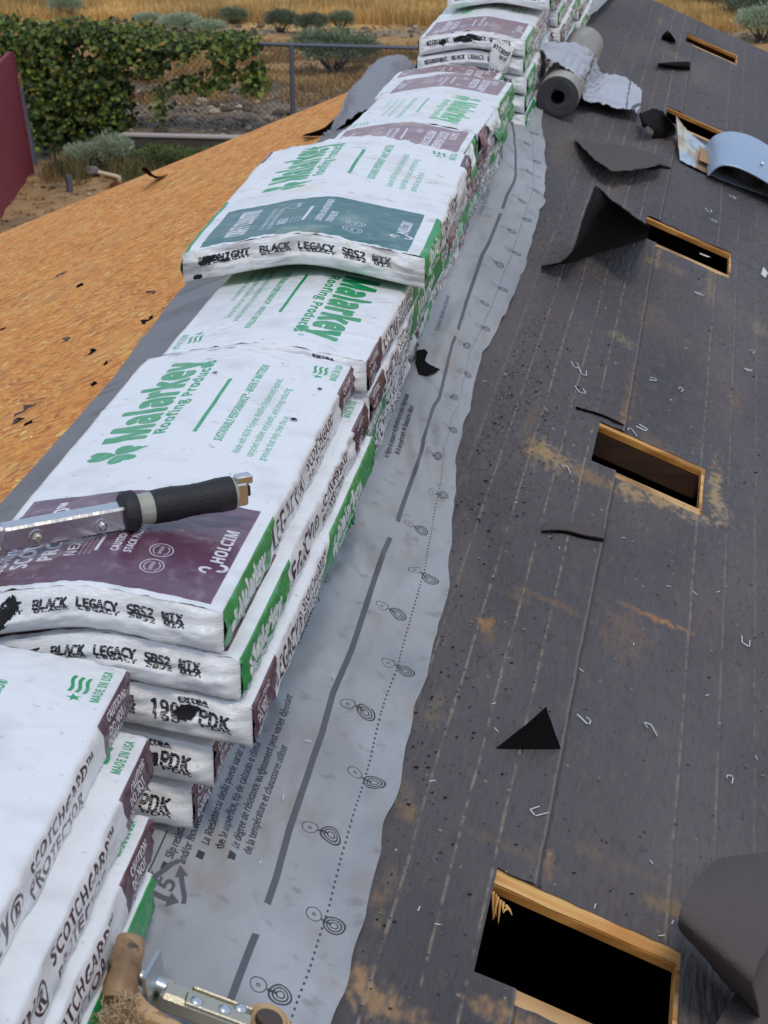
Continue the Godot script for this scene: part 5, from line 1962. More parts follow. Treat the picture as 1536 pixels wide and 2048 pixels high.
	flap("felt_sheet", "flat grey felt sheet in front of the curled one, cut by the corner", [i0, i1, i2], M.felt_top, 24, 16, 0.003, 414, 0.001)
	# scraps on the left slope and beside the stacks
	for q in [["felt_scrap", "bent black felt scrap with a raised tail on the far edge of the boards", [[Vector3(9.611, 2.0172, 0.002), Vector3(9.573, 1.9451, 0.002)], [Vector3(9.528, 2.0106, 0.030), Vector3(9.397, 1.9427, 0.030)], [Vector3(9.221, 1.9334, 0.100), Vector3(9.252, 1.9202, 0.100)]], 415],
			["felt_scrap", "flat black felt scrap half under the grey sheet on the boards", [[Vector3(8.940, 1.1424, 0.004), Vector3(8.647, 0.9980, 0.004), Vector3(8.682, 0.9608, 0.004)], [Vector3(8.667, 1.0528, 0.030), Vector3(8.625, 0.9711, 0.030), Vector3(8.798, 0.9524, 0.030)]], 416]]:
		var w := []
		for r in q[2]:
			w.append(lq(r))
		tag(put(q[0], loft(w, 10, 8, 0.002, 0.003, q[3], 0.004).mesh(), M.felt_under), q[1], "roofing felt")
	var s0 := [Vector3(4.365, 0.0812, 0.030), Vector3(4.391, 0.0964, 0.030), Vector3(4.384, 0.1043, 0.030)]
	var s1 := [Vector3(4.321, 0.0902, 0.022), Vector3(4.345, 0.1012, 0.022), Vector3(4.342, 0.1095, 0.022)]
	var s2 := [Vector3(4.268, 0.1078, 0.016), Vector3(4.293, 0.1283, 0.016), Vector3(4.350, 0.1425, 0.016)]
	flap("felt_scrap", "black felt scrap on the grey sheet against the stack behind the tool", [s0, s1, s2], M.felt_under, 10, 12, 0.003, 417, 0.004)
	var k0 := [Vector3(6.417, 0.8737, 0.006), Vector3(6.390, 0.8864, 0.006)]
	var k1 := [Vector3(6.453, 0.8751, 0.020), Vector3(6.410, 0.8893, 0.020)]
	flap("paper_scrap", "tiny white paper scrap at the right edge of the picture", [k0, k1], M.plain_film, 4, 4, 0.001, 418, 0.002)


# ================================================================ tool on the bundle, rope grab at the lower edge
func build_tools() -> void:
	var h := thing("hammer_tacker", "chrome hammer tacker with black taped grip lying on the maroon band", "stapler")
	var o := Vector3(-0.160, 0.306, -2.385)
	var d := Vector3(0.275, 0.010, -0.178).normalized()
	var f := Vector3(0.543, -0.02, 0.839)             # towards the camera
	f = (f - d * f.dot(d)).normalized()
	var u := f.cross(d).normalized()
	if u.y < 0:
		u = -u
	var bs := Basis(d, u, d.cross(u))
	var seg := func(a0: float, a1: float, wd: float, ht: float, up: float, bev: float) -> Acc:
		var a := Acc.new()
		a.box(Transform3D(bs, o + d * ((a0 + a1) / 2) + u * up), Vector3(a1 - a0, ht, wd), bev)
		return a
	put("body", seg.call(-0.10, 0.205, 0.027, 0.031, 0.006, 0.0030).mesh(true), M.chrome, h)
	put("head_bracket", seg.call(-0.06, 0.030, 0.037, 0.040, 0.006, 0.0035).mesh(true), M.chrome, h)
	put("top_plate", seg.call(-0.055, 0.026, 0.031, 0.006, 0.029, 0.0025).mesh(true), M.chrome, h)
	put("anvil", seg.call(-0.115, -0.058, 0.034, 0.048, 0.002, 0.003).mesh(true), M.chrome, h)
	for q in [[0.016, 0.000, 0.0068], [0.068, 0.004, 0.0066], [0.150, 0.004, 0.0056]]:
		var a := Acc.new()
		var c: Vector3 = o + d * q[0] + u * q[1] + f * (0.0155 if q[0] > 0.03 else 0.019)
		a.tube([c - f * 0.002, c + f * 0.003, c + f * 0.0048], [q[2], q[2], q[2] * 0.55], 6 if q[0] < 0.1 else 14)
		var bolt := put("bolt", a.mesh(), M.brass_zinc if q[0] < 0.1 else M.chrome, h)
		var w := Acc.new()
		w.tube([c - f * 0.0025, c + f * 0.0004], q[2] * 1.5, 18)
		put("washer", w.mesh(), M.chrome, bolt)
	var ax := func(t: float) -> Vector3: return o + d * t + u * 0.010
	var col := Acc.new()
	col.tube([ax.call(0.180), ax.call(0.183), ax.call(0.196), ax.call(0.199)], [0.0225, 0.0262, 0.0262, 0.0240], 24, true)
	put("rubber_collar", col.mesh(), M.rubber, h)
	var wt := Acc.new()
	wt.tube([ax.call(0.196), ax.call(0.208), ax.call(0.222)], [0.0188, 0.0196, 0.0204], 24, true)
	put("pale_tape", wt.mesh(), M.white_tape, h)
	var bt := Acc.new()
	var bp := []
	var br := []
	for k in 30:
		var t := 0.219 + 0.106 * k / 29.0
		bp.append(ax.call(t))
		br.append(0.0210 + 0.0010 * sin(k * 0.3) + (0.0005 if k % 8 == 0 else 0.0))
	bt.tube(bp, br, 28, true)
	put("taped_grip", bt.mesh(), M.black_tape, h)
	var rag := Acc.new()
	rag.tube([ax.call(0.323), ax.call(0.328), ax.call(0.331)], [0.0206, 0.0196, 0.0140], 22, true)
	put("frayed_tape_end", rag.mesh(), M.white_tape, h)
	var clip := put("end_clip", seg.call(0.328, 0.344, 0.020, 0.030, 0.008, 0.002).mesh(true), M.chrome, h)
	put("end_catch", seg.call(0.330, 0.352, 0.016, 0.012, 0.026, 0.002).mesh(true), M.chrome, clip)
	put("end_spring", seg.call(0.336, 0.349, 0.010, 0.014, 0.010, 0.001).mesh(true), M.rubber, clip)

	# fall arrest gear
	var g := thing("rope_grab", "yellowed steel rope grab with upright zinc plate at the lower edge", "rope grab")
	var q := rq([Vector3(1.963, 0.1509, 0.050), Vector3(1.973, 0.2540, 0.050)])
	var gd: Vector3 = (q[1] - q[0]).normalized()
	var gn := Vector3(sp, cp, 0)
	var gs := gn.cross(gd).normalized()
	var gb := Basis(gd, gn, gd.cross(gn))
	var gl: float = (q[1] - q[0]).length()
	var gseg := func(a0: float, a1: float, wd: float, ht: float, up: float, sd: float, bev: float) -> Acc:
		var a := Acc.new()
		a.box(Transform3D(gb, q[0] + gd * ((a0 + a1) / 2) + gn * up + gs * sd), Vector3(a1 - a0, ht, wd), bev)
		return a
	put("body", gseg.call(0.004, gl * 0.93, 0.030, 0.024, -0.012, 0.0, 0.005).mesh(true), M.brass_zinc, g)
	put("cheek_plate", gseg.call(gl * 0.30, gl * 1.02, 0.020, 0.003, 0.0018, -0.008, 0.0014).mesh(true), M.brass_zinc, g)
	put("cheek_plate", gseg.call(gl * 0.35, gl * 1.02, 0.0035, 0.026, -0.012, 0.0175, 0.0014).mesh(true), M.brass_zinc, g)
	put("jaw", gseg.call(-0.016, 0.022, 0.022, 0.020, -0.012, 0.012, 0.006).mesh(true), M.brass_zinc, g)
	for t in [[0.42, -0.010], [0.72, -0.006], [0.88, 0.006]]:
		var a := Acc.new()
		var c: Vector3 = q[0] + gd * gl * t[0] + gs * t[1] + gn * 0.003
		a.tube([c - gn * 0.001, c + gn * 0.0016, c + gn * 0.0030], [0.0078, 0.0070, 0.0035], 16)
		put("rivet", a.mesh(), M.zinc, g)
	var plate := rq([Vector3(1.911, 0.1342, 0.085), Vector3(1.969, 0.1364, 0.085)])
	var plate2 := rq([Vector3(1.944, 0.1603, 0.010), Vector3(2.020, 0.1570, 0.010)])
	put("stop_plate", loft([[plate[0], plate[1]], [plate2[0], plate2[1]]], 10, 10, 0.0042).mesh(true), M.zinc, g)
	var pin := Acc.new()
	var pq := rq([Vector3(1.968, 0.1187, 0.045), Vector3(1.966, 0.1588, 0.045)])
	pin.tube([pq[0], pq[1]], 0.0085, 14)
	put("pin", pin.mesh(), M.zinc, g)
	# rope
	var rope := thing("rope", "tan twisted rope with a taped end lying against the nearest stack", "rope")
	var tq := ([Vector3(0.140, 0.0619, -1.9330), Vector3(0.140, 0.0522, -1.9176), Vector3(0.140, 0.0388, -1.8958), Vector3(0.140, 0.0214, -1.8736)])
	var tp := []
	for k in 16:
		tp.append(catmull(tq, k / 15.0))
	var ta := Acc.new()
	var tr := []
	for k in 16:
		tr.append(0.0150 * (0.62 if k == 0 else (0.88 if k == 1 else 1.0)) * (1.0 + 0.05 * sin(k * 1.7)) + 0.0035 * k / 15.0)
	ta.tube(tp, tr, 20, true)
	var timg := Image.create(256, 256, false, Image.FORMAT_RGBA8)
	timg.fill(sr(ph(152, 126, 98)))
	soil(timg, sr(ph(110, 86, 62)), 420, 0.02, 0.45, 0.8, 0.8)
	soil(timg, sr(ph(52, 40, 34)), 421, 0.03, 0.68, 0.85, 0.8)
	var tmat := film(tex(timg), 0.55)
	put("taped_end", ta.mesh(), tmat, rope)
	var rimg := Image.create(128, 256, false, Image.FORMAT_RGBA8)
	rimg.fill(sr(ph(186, 158, 124)))
	soil(rimg, sr(ph(128, 98, 70)), 422, 0.06, 0.4, 0.75, 0.8, Vector2(2.0, 0.3))
	var rmat := film(tex(rimg), 0.9)
	var rq2 := rq([Vector3(1.916, 0.1201, 0.045), Vector3(1.897, 0.1392, 0.045), Vector3(1.889, 0.1628, 0.045), Vector3(1.885, 0.1864, 0.045)])
	for st in 3:
		var sp2 := []
		for k in 40:
			var c := catmull(rq2, k / 39.0)
			var a := k * 0.30 + st * TAU / 3.0
			sp2.append(c + gn * cos(a) * 0.0115 + Vector3(cp, -sp, 0) * sin(a) * 0.0115)
		var sa := Acc.new()
		sa.tube(sp2, 0.0135, 12)
		put("strand", sa.mesh(), rmat, rope)
	var fz := Acc.new()
	var r2 := RandomNumberGenerator.new()
	r2.seed = 423
	var fq := ([Vector3(0.155, 0.0254, -1.8558), Vector3(0.155, 0.0335, -1.8215), Vector3(0.155, 0.0361, -1.7964)])
	for k in 480:
		var c := catmull(fq, r2.randf()) + Vector3(r2.randfn(), r2.randfn(), r2.randfn()) * 0.008
		var dd := Vector3(r2.randfn(), r2.randfn() + 0.3, r2.randfn()).normalized() * r2.randf_range(0.005, 0.014)
		fz.tube([c, c + dd * 0.6 + Vector3(r2.randfn(), r2.randfn(), r2.randfn()) * 0.003, c + dd], [0.0007, 0.0006, 0.0003], 3, false)
	put("frayed_fibres", fz.mesh(), mat(ph(176, 152, 124), 0.95), rope)
	# thimble and eye at the lower edge
	var eye := thing("rope_eye", "rope eye round a dark tube at the bottom edge of the picture", "rope")
	var eq := rq([Vector3(2.008, 0.2749, 0.010)])
	var c0: Vector3 = eq[0]
	var cd := Vector3(cp, -sp, 0)
	var tor := Acc.new()
	var ring_pts := []
	for k in 33:
		var a := TAU * k / 32.0
		ring_pts.append(c0 + cd * cos(a) * 0.0205 - Vector3(0, 0, 1) * sin(a) * 0.026 + gn * 0.016)
	tor.tube(ring_pts, 0.0075, 12, false)
	put("eye_loop", tor.mesh(), rmat, eye)
	var tube2 := Acc.new()
	tube2.tube([c0 - gn * 0.01, c0 + gn * 0.026], 0.0150, 20)
	put("dark_tube", tube2.mesh(), mat(ph(70, 58, 54), 0.6), eye)
	# wooden stick by the white bundle behind the tool
	var sa := Acc.new()
	sa.tube([Vector3(-0.236, 0.19, -3.56), Vector3(-0.240, 0.19, -3.70)], 0.011, 14)
	tag(put("wooden_stick", sa.mesh(), M.wood_pale), "short pale wooden stick poking out left of the upside down lettered bundle", "stick")


# ================================================================ staples, slivers, grit
func build_debris() -> void:
	var r2 := RandomNumberGenerator.new()
	r2.seed = 501
	var big := [Vector2(2.745, 0.5222), Vector2(3.089, 0.5839), Vector2(3.175, 0.6754), Vector2(3.124, 0.8181), Vector2(3.658, 0.8408), Vector2(4.787, 0.4200), Vector2(4.760, 0.4394), Vector2(4.632, 0.4461), Vector2(4.959, 0.6036), Vector2(4.978, 0.6689), Vector2(5.565, 0.8504), Vector2(5.365, 0.8279), Vector2(5.879, 0.6778), Vector2(4.142, 0.4469), Vector2(4.538, 0.5628), Vector2(7.277, 0.7839), Vector2(6.922, 0.6984), Vector2(6.835, 0.7208), Vector2(6.336, 0.6833), Vector2(4.577, 0.6007)]
	var spots_of := ["on the felt midway between the triangle and the nearest opening", "just right of the standing felt triangle", "alone, a hand's width right of the one beside the triangle", "low on the slope above the curled corner sheet", "low on the slope, level with the rusty streaks",
		"uppermost of three between the large flap and the second opening", "middle of three between the large flap and the second opening", "lowest of three between the large flap and the second opening", "on the middle course above the second opening", "right of another staple above the second opening",
		"near the right picture edge above the second opening", "near the right picture edge, second one down", "right below the opening half covered by the large flap", "on the tan stain left of the second opening", "at the upper edge of the second opening",
		"highest, on the felt right below the vent", "below the vent, upper one of a pair", "below the vent, lower one of a pair", "between the covered opening and the right edge", "on the far lip of the second opening"]
	for k in big.size():
		var a := Acc.new()
		var w := r2.randf_range(0.010, 0.015)
		var l := r2.randf_range(0.024, 0.034)
		var b1 := r2.randf_range(-0.006, 0.006)
		var b2 := r2.randf_range(-0.5, 0.7)
		var pts := [Vector3(-w / 2, 0.001, -l), Vector3(-w / 2, 0.0, -0.002), Vector3(-w / 2 + 0.002, 0.001, 0.0), Vector3(w / 2 - 0.002, 0.0015, b1), Vector3(w / 2, 0.001, b1 - 0.002), Vector3(w / 2 + b2 * 0.010, 0.003, -l * r2.randf_range(0.5, 1.0))]
		a.tube(pts, 0.0011, 6)
		var o := put("bent_staple", a.mesh(), M.wire)
		var q: Vector2 = big[k]
		o.transform = Transform3D(Basis(Vector3(cp, -sp, 0), Vector3(sp, cp, 0), Vector3(0, 0, 1)) * Basis(Vector3.UP, r2.randf() * TAU), rp(q.x, q.y, 0.0062))
		tag(o, "bent steel staple lying " + spots_of[k], "staple", "bent staples scattered on the felt")
	var ticks := [Vector2(2.714, 0.3743), Vector2(2.391, 0.4043), Vector2(2.375, 0.4320), Vector2(2.622, 0.5285), Vector2(2.578, 0.6302), Vector2(2.624, 0.7406), Vector2(2.578, 0.7265), Vector2(3.020, 0.4300), Vector2(3.463, 0.4566), Vector2(3.475, 0.4005), Vector2(3.726, 0.4742), Vector2(3.909, 0.5892), Vector2(3.772, 0.6875), Vector2(3.794, 0.7397), Vector2(3.850, 0.7847), Vector2(3.455, 0.6360), Vector2(3.830, 0.4677), Vector2(4.331, 0.4052), Vector2(4.432, 0.3785), Vector2(4.538, 0.2719), Vector2(4.375, 0.2875), Vector2(4.286, 0.4541), Vector2(5.366, 0.4506), Vector2(4.957, 0.5047), Vector2(4.867, 0.6479), Vector2(5.327, 0.6699), Vector2(3.849, 0.3746), Vector2(4.438, 0.2375), Vector2(4.223, 0.4045), Vector2(3.382, 0.7737), Vector2(3.231, 0.8629), Vector2(2.757, 0.7031), Vector2(2.664, 0.8416), Vector2(3.266, 0.5543), Vector2(2.941, 0.4437), Vector2(2.662, 0.1946), Vector2(2.871, 0.1907), Vector2(2.496, 0.1938), Vector2(2.330, 0.2000)]
	for k in ticks.size():
		var a := Acc.new()
		a.box(Transform3D(), Vector3(0.0016, 0.0010, r2.randf_range(0.008, 0.013)), 0.0003)
		var o := put("small_staple", a.mesh(true), M.wire)
		var q: Vector2 = ticks[k]
		o.transform = Transform3D(Basis(Vector3(cp, -sp, 0), Vector3(sp, cp, 0), Vector3(0, 0, 1)) * Basis(Vector3.UP, r2.randf_range(-1.2, 1.2)), rp(q.x, q.y, 0.0050 if k < 35 else 0.0115))
		tag(o, "small bright staple crown driven into the felt or sheet", "staple", "small staple crowns")
	# dark slivers on the boards
	var sl := [[Vector2(7.534, 1.8493), Vector2(7.578, 1.8014)], [Vector2(5.760, 0.9565), Vector2(5.841, 0.9451)], [Vector2(5.115, 1.1425), Vector2(5.176, 1.0936)], [Vector2(5.010, 1.1014), Vector2(5.039, 1.0832)], [Vector2(5.602, 1.0820), Vector2(5.640, 1.0644)], [Vector2(5.133, 0.9182), Vector2(5.139, 0.9042)], [Vector2(4.945, 1.0484), Vector2(4.946, 1.0235)], [Vector2(6.352, 1.1177), Vector2(6.239, 1.0525)], [Vector2(6.749, 1.7774), Vector2(6.739, 1.7544)], [Vector2(5.989, 1.2765), Vector2(6.037, 1.2809)], [Vector2(7.047, 1.5859), Vector2(7.045, 1.5601)], [Vector2(5.366, 0.9567), Vector2(5.373, 0.9470)]]
	for q in sl:
		var p := lp(q[0].x, q[0].y, 0.002)
		var e := lp(q[1].x, q[1].y, 0.003)
		var a := Acc.new()
		var wd := (e - p).cross(Vector3.UP).normalized()
		var pts := []
		for k in 7:
			pts.append(p.lerp(e, k / 6.0) + wd * r2.randfn() * 0.006)
		a.tube(pts, [0.001, 0.006, 0.008, 0.0055, 0.008, 0.005, 0.001], 6, true, 0.3)
		tag(put("felt_sliver", a.mesh(), [M.felt_under, M.felt_under, M.felt_top][r2.randi() % 3]), "dark torn felt sliver lying on the orange strand boards", "felt sliver", "felt slivers on the boards")
	# grit
	var st := Acc.new()
	st.grid(5, 3, func(i: int, j: int):
		var a := TAU * i / 5.0
		var b := PI * j / 3.0 - PI / 2
		return Vector3(cos(a) * cos(b), sin(b) * 0.6, sin(a) * cos(b)))
	var spots := []
	for k in 2600:
		var s := r2.randf_range(2.1, 10.0)
		var t := r2.randf_range(0.2, 1.05)
		if k < 800:                                   # swept together along the left and round the second opening
			s = 4.35 + r2.randfn() * 0.45
			t = 0.27 + absf(r2.randfn()) * 0.07
		elif k < 1100:
			s = 2.9 + r2.randfn() * 0.4
			t = 0.36 + r2.randfn() * 0.05
		var hole := false
		for q in holes:
			if s > q[0] - 0.01 and s < q[1] + 0.01 and t > q[2] - 0.01 and t < q[3] + 0.01:
				hole = true
		if not hole and t > sheet_edge(s) + 0.004:
			spots.append([s, t, 0.0008 * pow(r2.randf() + 0.02, -0.34)])
	var mm := MultiMesh.new()
	mm.transform_format = MultiMesh.TRANSFORM_3D
	mm.use_colors = true
	mm.mesh = st.mesh()
	mm.instance_count = spots.size()
	for k in spots.size():
		var q = spots[k]
		var r: float = minf(q[2], 0.0042)
		mm.set_instance_transform(k, Transform3D(Basis(Vector3.UP, r2.randf() * TAU).scaled(Vector3(r * r2.randf_range(0.8, 2.0), r, r)), rp(q[0], q[1], 0.0045 + (0.0025 if q[1] < 0.549 else 0.0))))
		mm.set_instance_color(k, Color(0.02, 0.02, 0.022) if r2.randf() < 0.82 else ph(150, 132, 108))
	var mi := MultiMeshInstance3D.new()
	mi.multimesh = mm
	var m := mat(Color.WHITE, 0.95)
	m.vertex_color_use_as_albedo = true
	mi.material_override = m
	mi.name = "grit"
	add_child(mi)
	tag(mi, "black shingle grit and crumbs scattered over the felt", "grit", "", "stuff")


# ================================================================ yard beyond the roof
func build_yard() -> void:
	var D := 23.16
	var fence := thing("chain_link_fence", "grey chain link fence with a top rail beyond the roof edge", "fence")
	var fm := bump(mat(ph(92, 98, 116), 0.6, 0.3), 0.05, 0.3, 2.0, 601)
	var rail := Acc.new()
	rail.tube([Vector3(-7.3, -2.155, -D), Vector3(-4.3, -2.185, -D), Vector3(-2.5, -2.20, -D), Vector3(1.5, -2.23, -D)], 0.021, 10)
	put("top_rail", rail.mesh(), fm, fence)
	for px in [-6.85, -3.97, -1.0, 1.3]:
		var a := Acc.new()
		a.tube([Vector3(px, ground_y(px, D) - 0.1, -D), Vector3(px, -2.165 - 0.01 * (px + 7), -D), Vector3(px, -2.145 - 0.01 * (px + 7), -D)], [0.027, 0.027, 0.012], 12)
		put("post", a.mesh(), fm, fence)
	var wires := Acc.new()
	var x := -8.2
	while x < 1.4:
		for sg in [-1.0, 1.0]:
			var p := Vector3(x if sg > 0 else x + 0.92, -3.10, -D + 0.012 * sg)
			var e := Vector3(x + 0.92 if sg > 0 else x, -2.19, -D + 0.012 * sg)
			wires.tube([p, e], 0.0022, 3, false)
		x += 0.066
	put("wire_mesh", wires.mesh(), fm, fence)
	# curb under it
	var curb := thing("concrete_curb", "low pale curb with a dark face under the fence", "curb")
	var ca := Acc.new()
	ca.box(Transform3D(Basis(), Vector3(-2.2, -3.25, -22.60)), Vector3(7.0, 0.33, 0.09), 0.008)
	put("face", ca.mesh(true), bump(mat(ph(84, 78, 72), 0.95), 0.08, 0.6, 3.0, 602), curb)
	var cb := Acc.new()
	cb.box(Transform3D(Basis(), Vector3(-2.2, -3.072, -22.60)), Vector3(7.02, 0.03, 0.12), 0.006)
	put("cap", cb.mesh(true), bump(mat(ph(178, 172, 172), 0.9), 0.08, 0.5, 3.0, 603), curb)
	# dark red wall
	var w := thing("red_wall", "dark red painted wall running along the left picture edge", "wall")
	var wr := []
	for f in [0.0, 0.5, 1.0]:
		wr.append([Vector3(-6.575 - 0.145 * f, -3.42 + 1.27 * f, -22.1), Vector3(-6.24 - 0.145 * f, -3.42 + 1.27 * f, -20.1), Vector3(-5.65 - 0.145 * f, -3.42 + 1.27 * f, -16.6)])
	put("panel", loft(wr, 20, 10, 0.05, 0.006, 604).mesh(), bump(mat(ph(122, 42, 58), 0.75), 0.01, 0.3, 1.0, 605), w)
	var wt := Acc.new()
	wt.tube([wr[0][0] + Vector3(0.03, 0, 0), wr[2][0] + Vector3(0.03, 0, 0)], 0.022, 8)
	put("corner_trim", wt.mesh(), mat(ph(100, 36, 48), 0.7), w)
	var gp := Acc.new()
	gp.tube([Vector3(-6.66, -3.45, -22.55), Vector3(-6.78, -2.6, -22.55)], 0.035, 12)
	tag(put("fence_post", gp.mesh(), fm), "short leaning grey post between the red wall and the vine", "post")
	# vine over the fence
	var vine := thing("vine", "dark green leafy vine smothering the left part of the fence", "vine")
	var r2 := RandomNumberGenerator.new()
	r2.seed = 610
	var X := func(px: float) -> float: return -7.15 + px * 0.00544
	var Y := func(py: float) -> float: return -1.768 - py * 0.00505
	# spread in metres along the fence: [x0, x1, y0, y1, leaves]; figures are spans of the plant seen square on
	var clumps := [[-60, 120, 36, 130, 1100], [70, 230, 38, 118, 1050], [180, 335, 44, 116, 900], [-40, 70, 60, 135, 420], [45, 200, 90, 240, 1900], [110, 260, 110, 250, 1700], [55, 150, 200, 310, 700], [130, 262, 215, 300, 700], [240, 335, 96, 160, 420], [320, 440, 60, 100, 360], [420, 525, 54, 108, 520], [430, 476, 96, 170, 190], [345, 435, 150, 186, 170], [488, 540, 122, 188, 180], [312, 342, 170, 246, 70], [180, 300, 92, 132, 160], [205, 265, 250, 306, 120], [345, 400, 90, 118, 70]]
	var leaf := Acc.new()
	var nz := noise(611, 1.4, 3)
	for c in clumps:
		for k in int(c[4] * 2.7):
			var fx := r2.randf()
			var fy := r2.randf()
			var px := lerpf(c[0], c[1], fx)
			var py := lerpf(c[2], c[3], fy)
			if px > 138 and px < 218 and py > 86 and py < 128 and r2.randf() < 0.9:
				continue
			if px > 225 and px < 300 and py > 128 and py < 158 and r2.randf() < 0.72:
				continue
			var e := Vector2(fx - 0.5, fy - 0.5).length() * 2.0
			if e > 1.0 + 0.55 * nz.get_noise_2d(px * 0.035, py * 0.035) or nz.get_noise_2d(px * 0.06 + 40.0, py * 0.06) < (-0.26 if px < 230 else -0.10):
				continue
			var dep := r2.randfn() * 0.16
			var p := Vector3(X.call(px), Y.call(py) + 0.05 * nz.get_noise_2d(px * 0.05, 3.0), -D + 0.10 + dep)
			var sz := r2.randf_range(0.016, 0.036)
			var nrm := Vector3(r2.randfn() * 0.6, 0.55 + r2.randfn() * 0.5, 0.7 + r2.randfn() * 0.5).normalized()
			var sx2 := nrm.cross(Vector3(r2.randfn(), r2.randfn(), r2.randfn())).normalized()
			var sy2 := nrm.cross(sx2)
			var v := r2.randf()
			var cl := ph(48, 68, 26).lerp(ph(122, 144, 52), v * v)
			if r2.randf() < 0.10 + 0.12 * nz.get_noise_2d(px * 0.03 + 70.0, py * 0.04):
				cl = ph(120, 122, 48)
			if r2.randf() < 0.03:
				cl = ph(150, 118, 50)
			var g := 0.8 + 0.4 * nz.get_noise_2d(px * 0.02, py * 0.02)
			cl = Color(cl.r * g, cl.g * g, cl.b * g)
			var tip := p + sx2 * sz * 1.1
			var ba := p - sx2 * sz * 0.8
			var l := p + sy2 * sz + nrm * sz * 0.25 + sx2 * sz * 0.1
			var rr := p - sy2 * sz + nrm * sz * 0.25 + sx2 * sz * 0.1
			var l2 := p + sy2 * sz * 0.75 - sx2 * sz * 0.7 + nrm * sz * 0.1
			var rr2 := p - sy2 * sz * 0.75 - sx2 * sz * 0.7 + nrm * sz * 0.1
			leaf.face3(ba, l2, p, cl)
			leaf.face3(l2, l, p, cl)
			leaf.face3(l, tip, p, cl)
			leaf.face3(tip, rr, p, cl)
			leaf.face3(rr, rr2, p, cl)
			leaf.face3(rr2, ba, p, cl)
	var lm := mat(Color.WHITE, 0.6)
	lm.vertex_color_use_as_albedo = true
	lm.backlight_enabled = true
	lm.backlight = Color(0.12, 0.16, 0.04)
	put("foliage", leaf.mesh(), lm, vine)
	var bark := bump(mat(ph(92, 84, 80), 0.95), 0.06, 0.8, 3.0, 612)
	var tk := Acc.new()
	tk.tube([Vector3(-6.52, -3.5, -22.95), Vector3(-6.50, -3.2, -22.95), Vector3(-6.47, -2.8, -23.0), Vector3(-6.35, -2.35, -23.1)], [0.065, 0.052, 0.045, 0.03], 10)
	put("trunk", tk.mesh(), bark, vine)
	for k in 9:
		var st := Acc.new()
		var a := Vector3(-6.45 + r2.randfn() * 0.08, -2.9 + r2.randfn() * 0.2, -23.0)
		var e := Vector3(X.call(r2.randf_range(0, 480)), Y.call(r2.randf_range(55, 110)), -D + r2.randfn() * 0.08)
		st.tube([a, a.lerp(e, 0.5) + Vector3(0, 0.15, 0), e], [0.02, 0.012, 0.005], 6, false)
		put("stem", st.mesh(), bark, vine)
	# sagebrush
	var kinds := [[ph(142, 158, 132), ph(96, 112, 92)], [ph(176, 190, 168), ph(132, 148, 128)], [ph(120, 132, 112), ph(80, 92, 78)], [ph(118, 134, 84), ph(80, 96, 60)]]
	var meshes := []
	var sgm := mat(Color.WHITE, 0.9)
	sgm.vertex_color_use_as_albedo = true
	var stems := Acc.new()
	for k in 14:
		var a := r2.randf() * TAU
		stems.tube([Vector3(0, -0.05, 0), Vector3(cos(a) * 0.35, 0.35, sin(a) * 0.35), Vector3(cos(a) * 0.7, 0.7, sin(a) * 0.7)], [0.035, 0.02, 0.008], 4, false)
	var stem_mesh := stems.mesh()
	for kd in kinds:
		var a := Acc.new()
		var cent := []
		for k in 26:
			var an := r2.randf() * TAU
			var rad := sqrt(r2.randf()) * 0.74
			cent.append(Vector3(cos(an) * rad, 0.25 + 0.55 * sqrt(maxf(0.0, 1.0 - rad * rad)) * r2.randf_range(0.7, 1.05), sin(an) * rad))
		for k in 6500:
			var c: Vector3 = cent[r2.randi() % 26]
			var o := Vector3(r2.randfn(), r2.randfn() * 0.8, r2.randfn()) * 0.125
			var p := c + o
			if p.y < 0.02:
				continue
			var dir := (o.normalized() * 0.8 + Vector3(p.x * 0.6, 0.9, p.z * 0.6) + Vector3(r2.randfn(), r2.randfn(), r2.randfn()) * 0.35).normalized()
			var l := r2.randf_range(0.05, 0.10)
			var sw := dir.cross(Vector3(r2.randfn(), r2.randfn(), r2.randfn())).normalized() * 0.017
			var cl: Color = kd[1].lerp(kd[0], r2.randf())
			a.face3(p - sw, p + sw, p + dir * l, cl)
			a.face3(p + sw, p - sw * 0.2 - dir * l * 0.4, p - sw, cl)
		meshes.append(a.mesh())
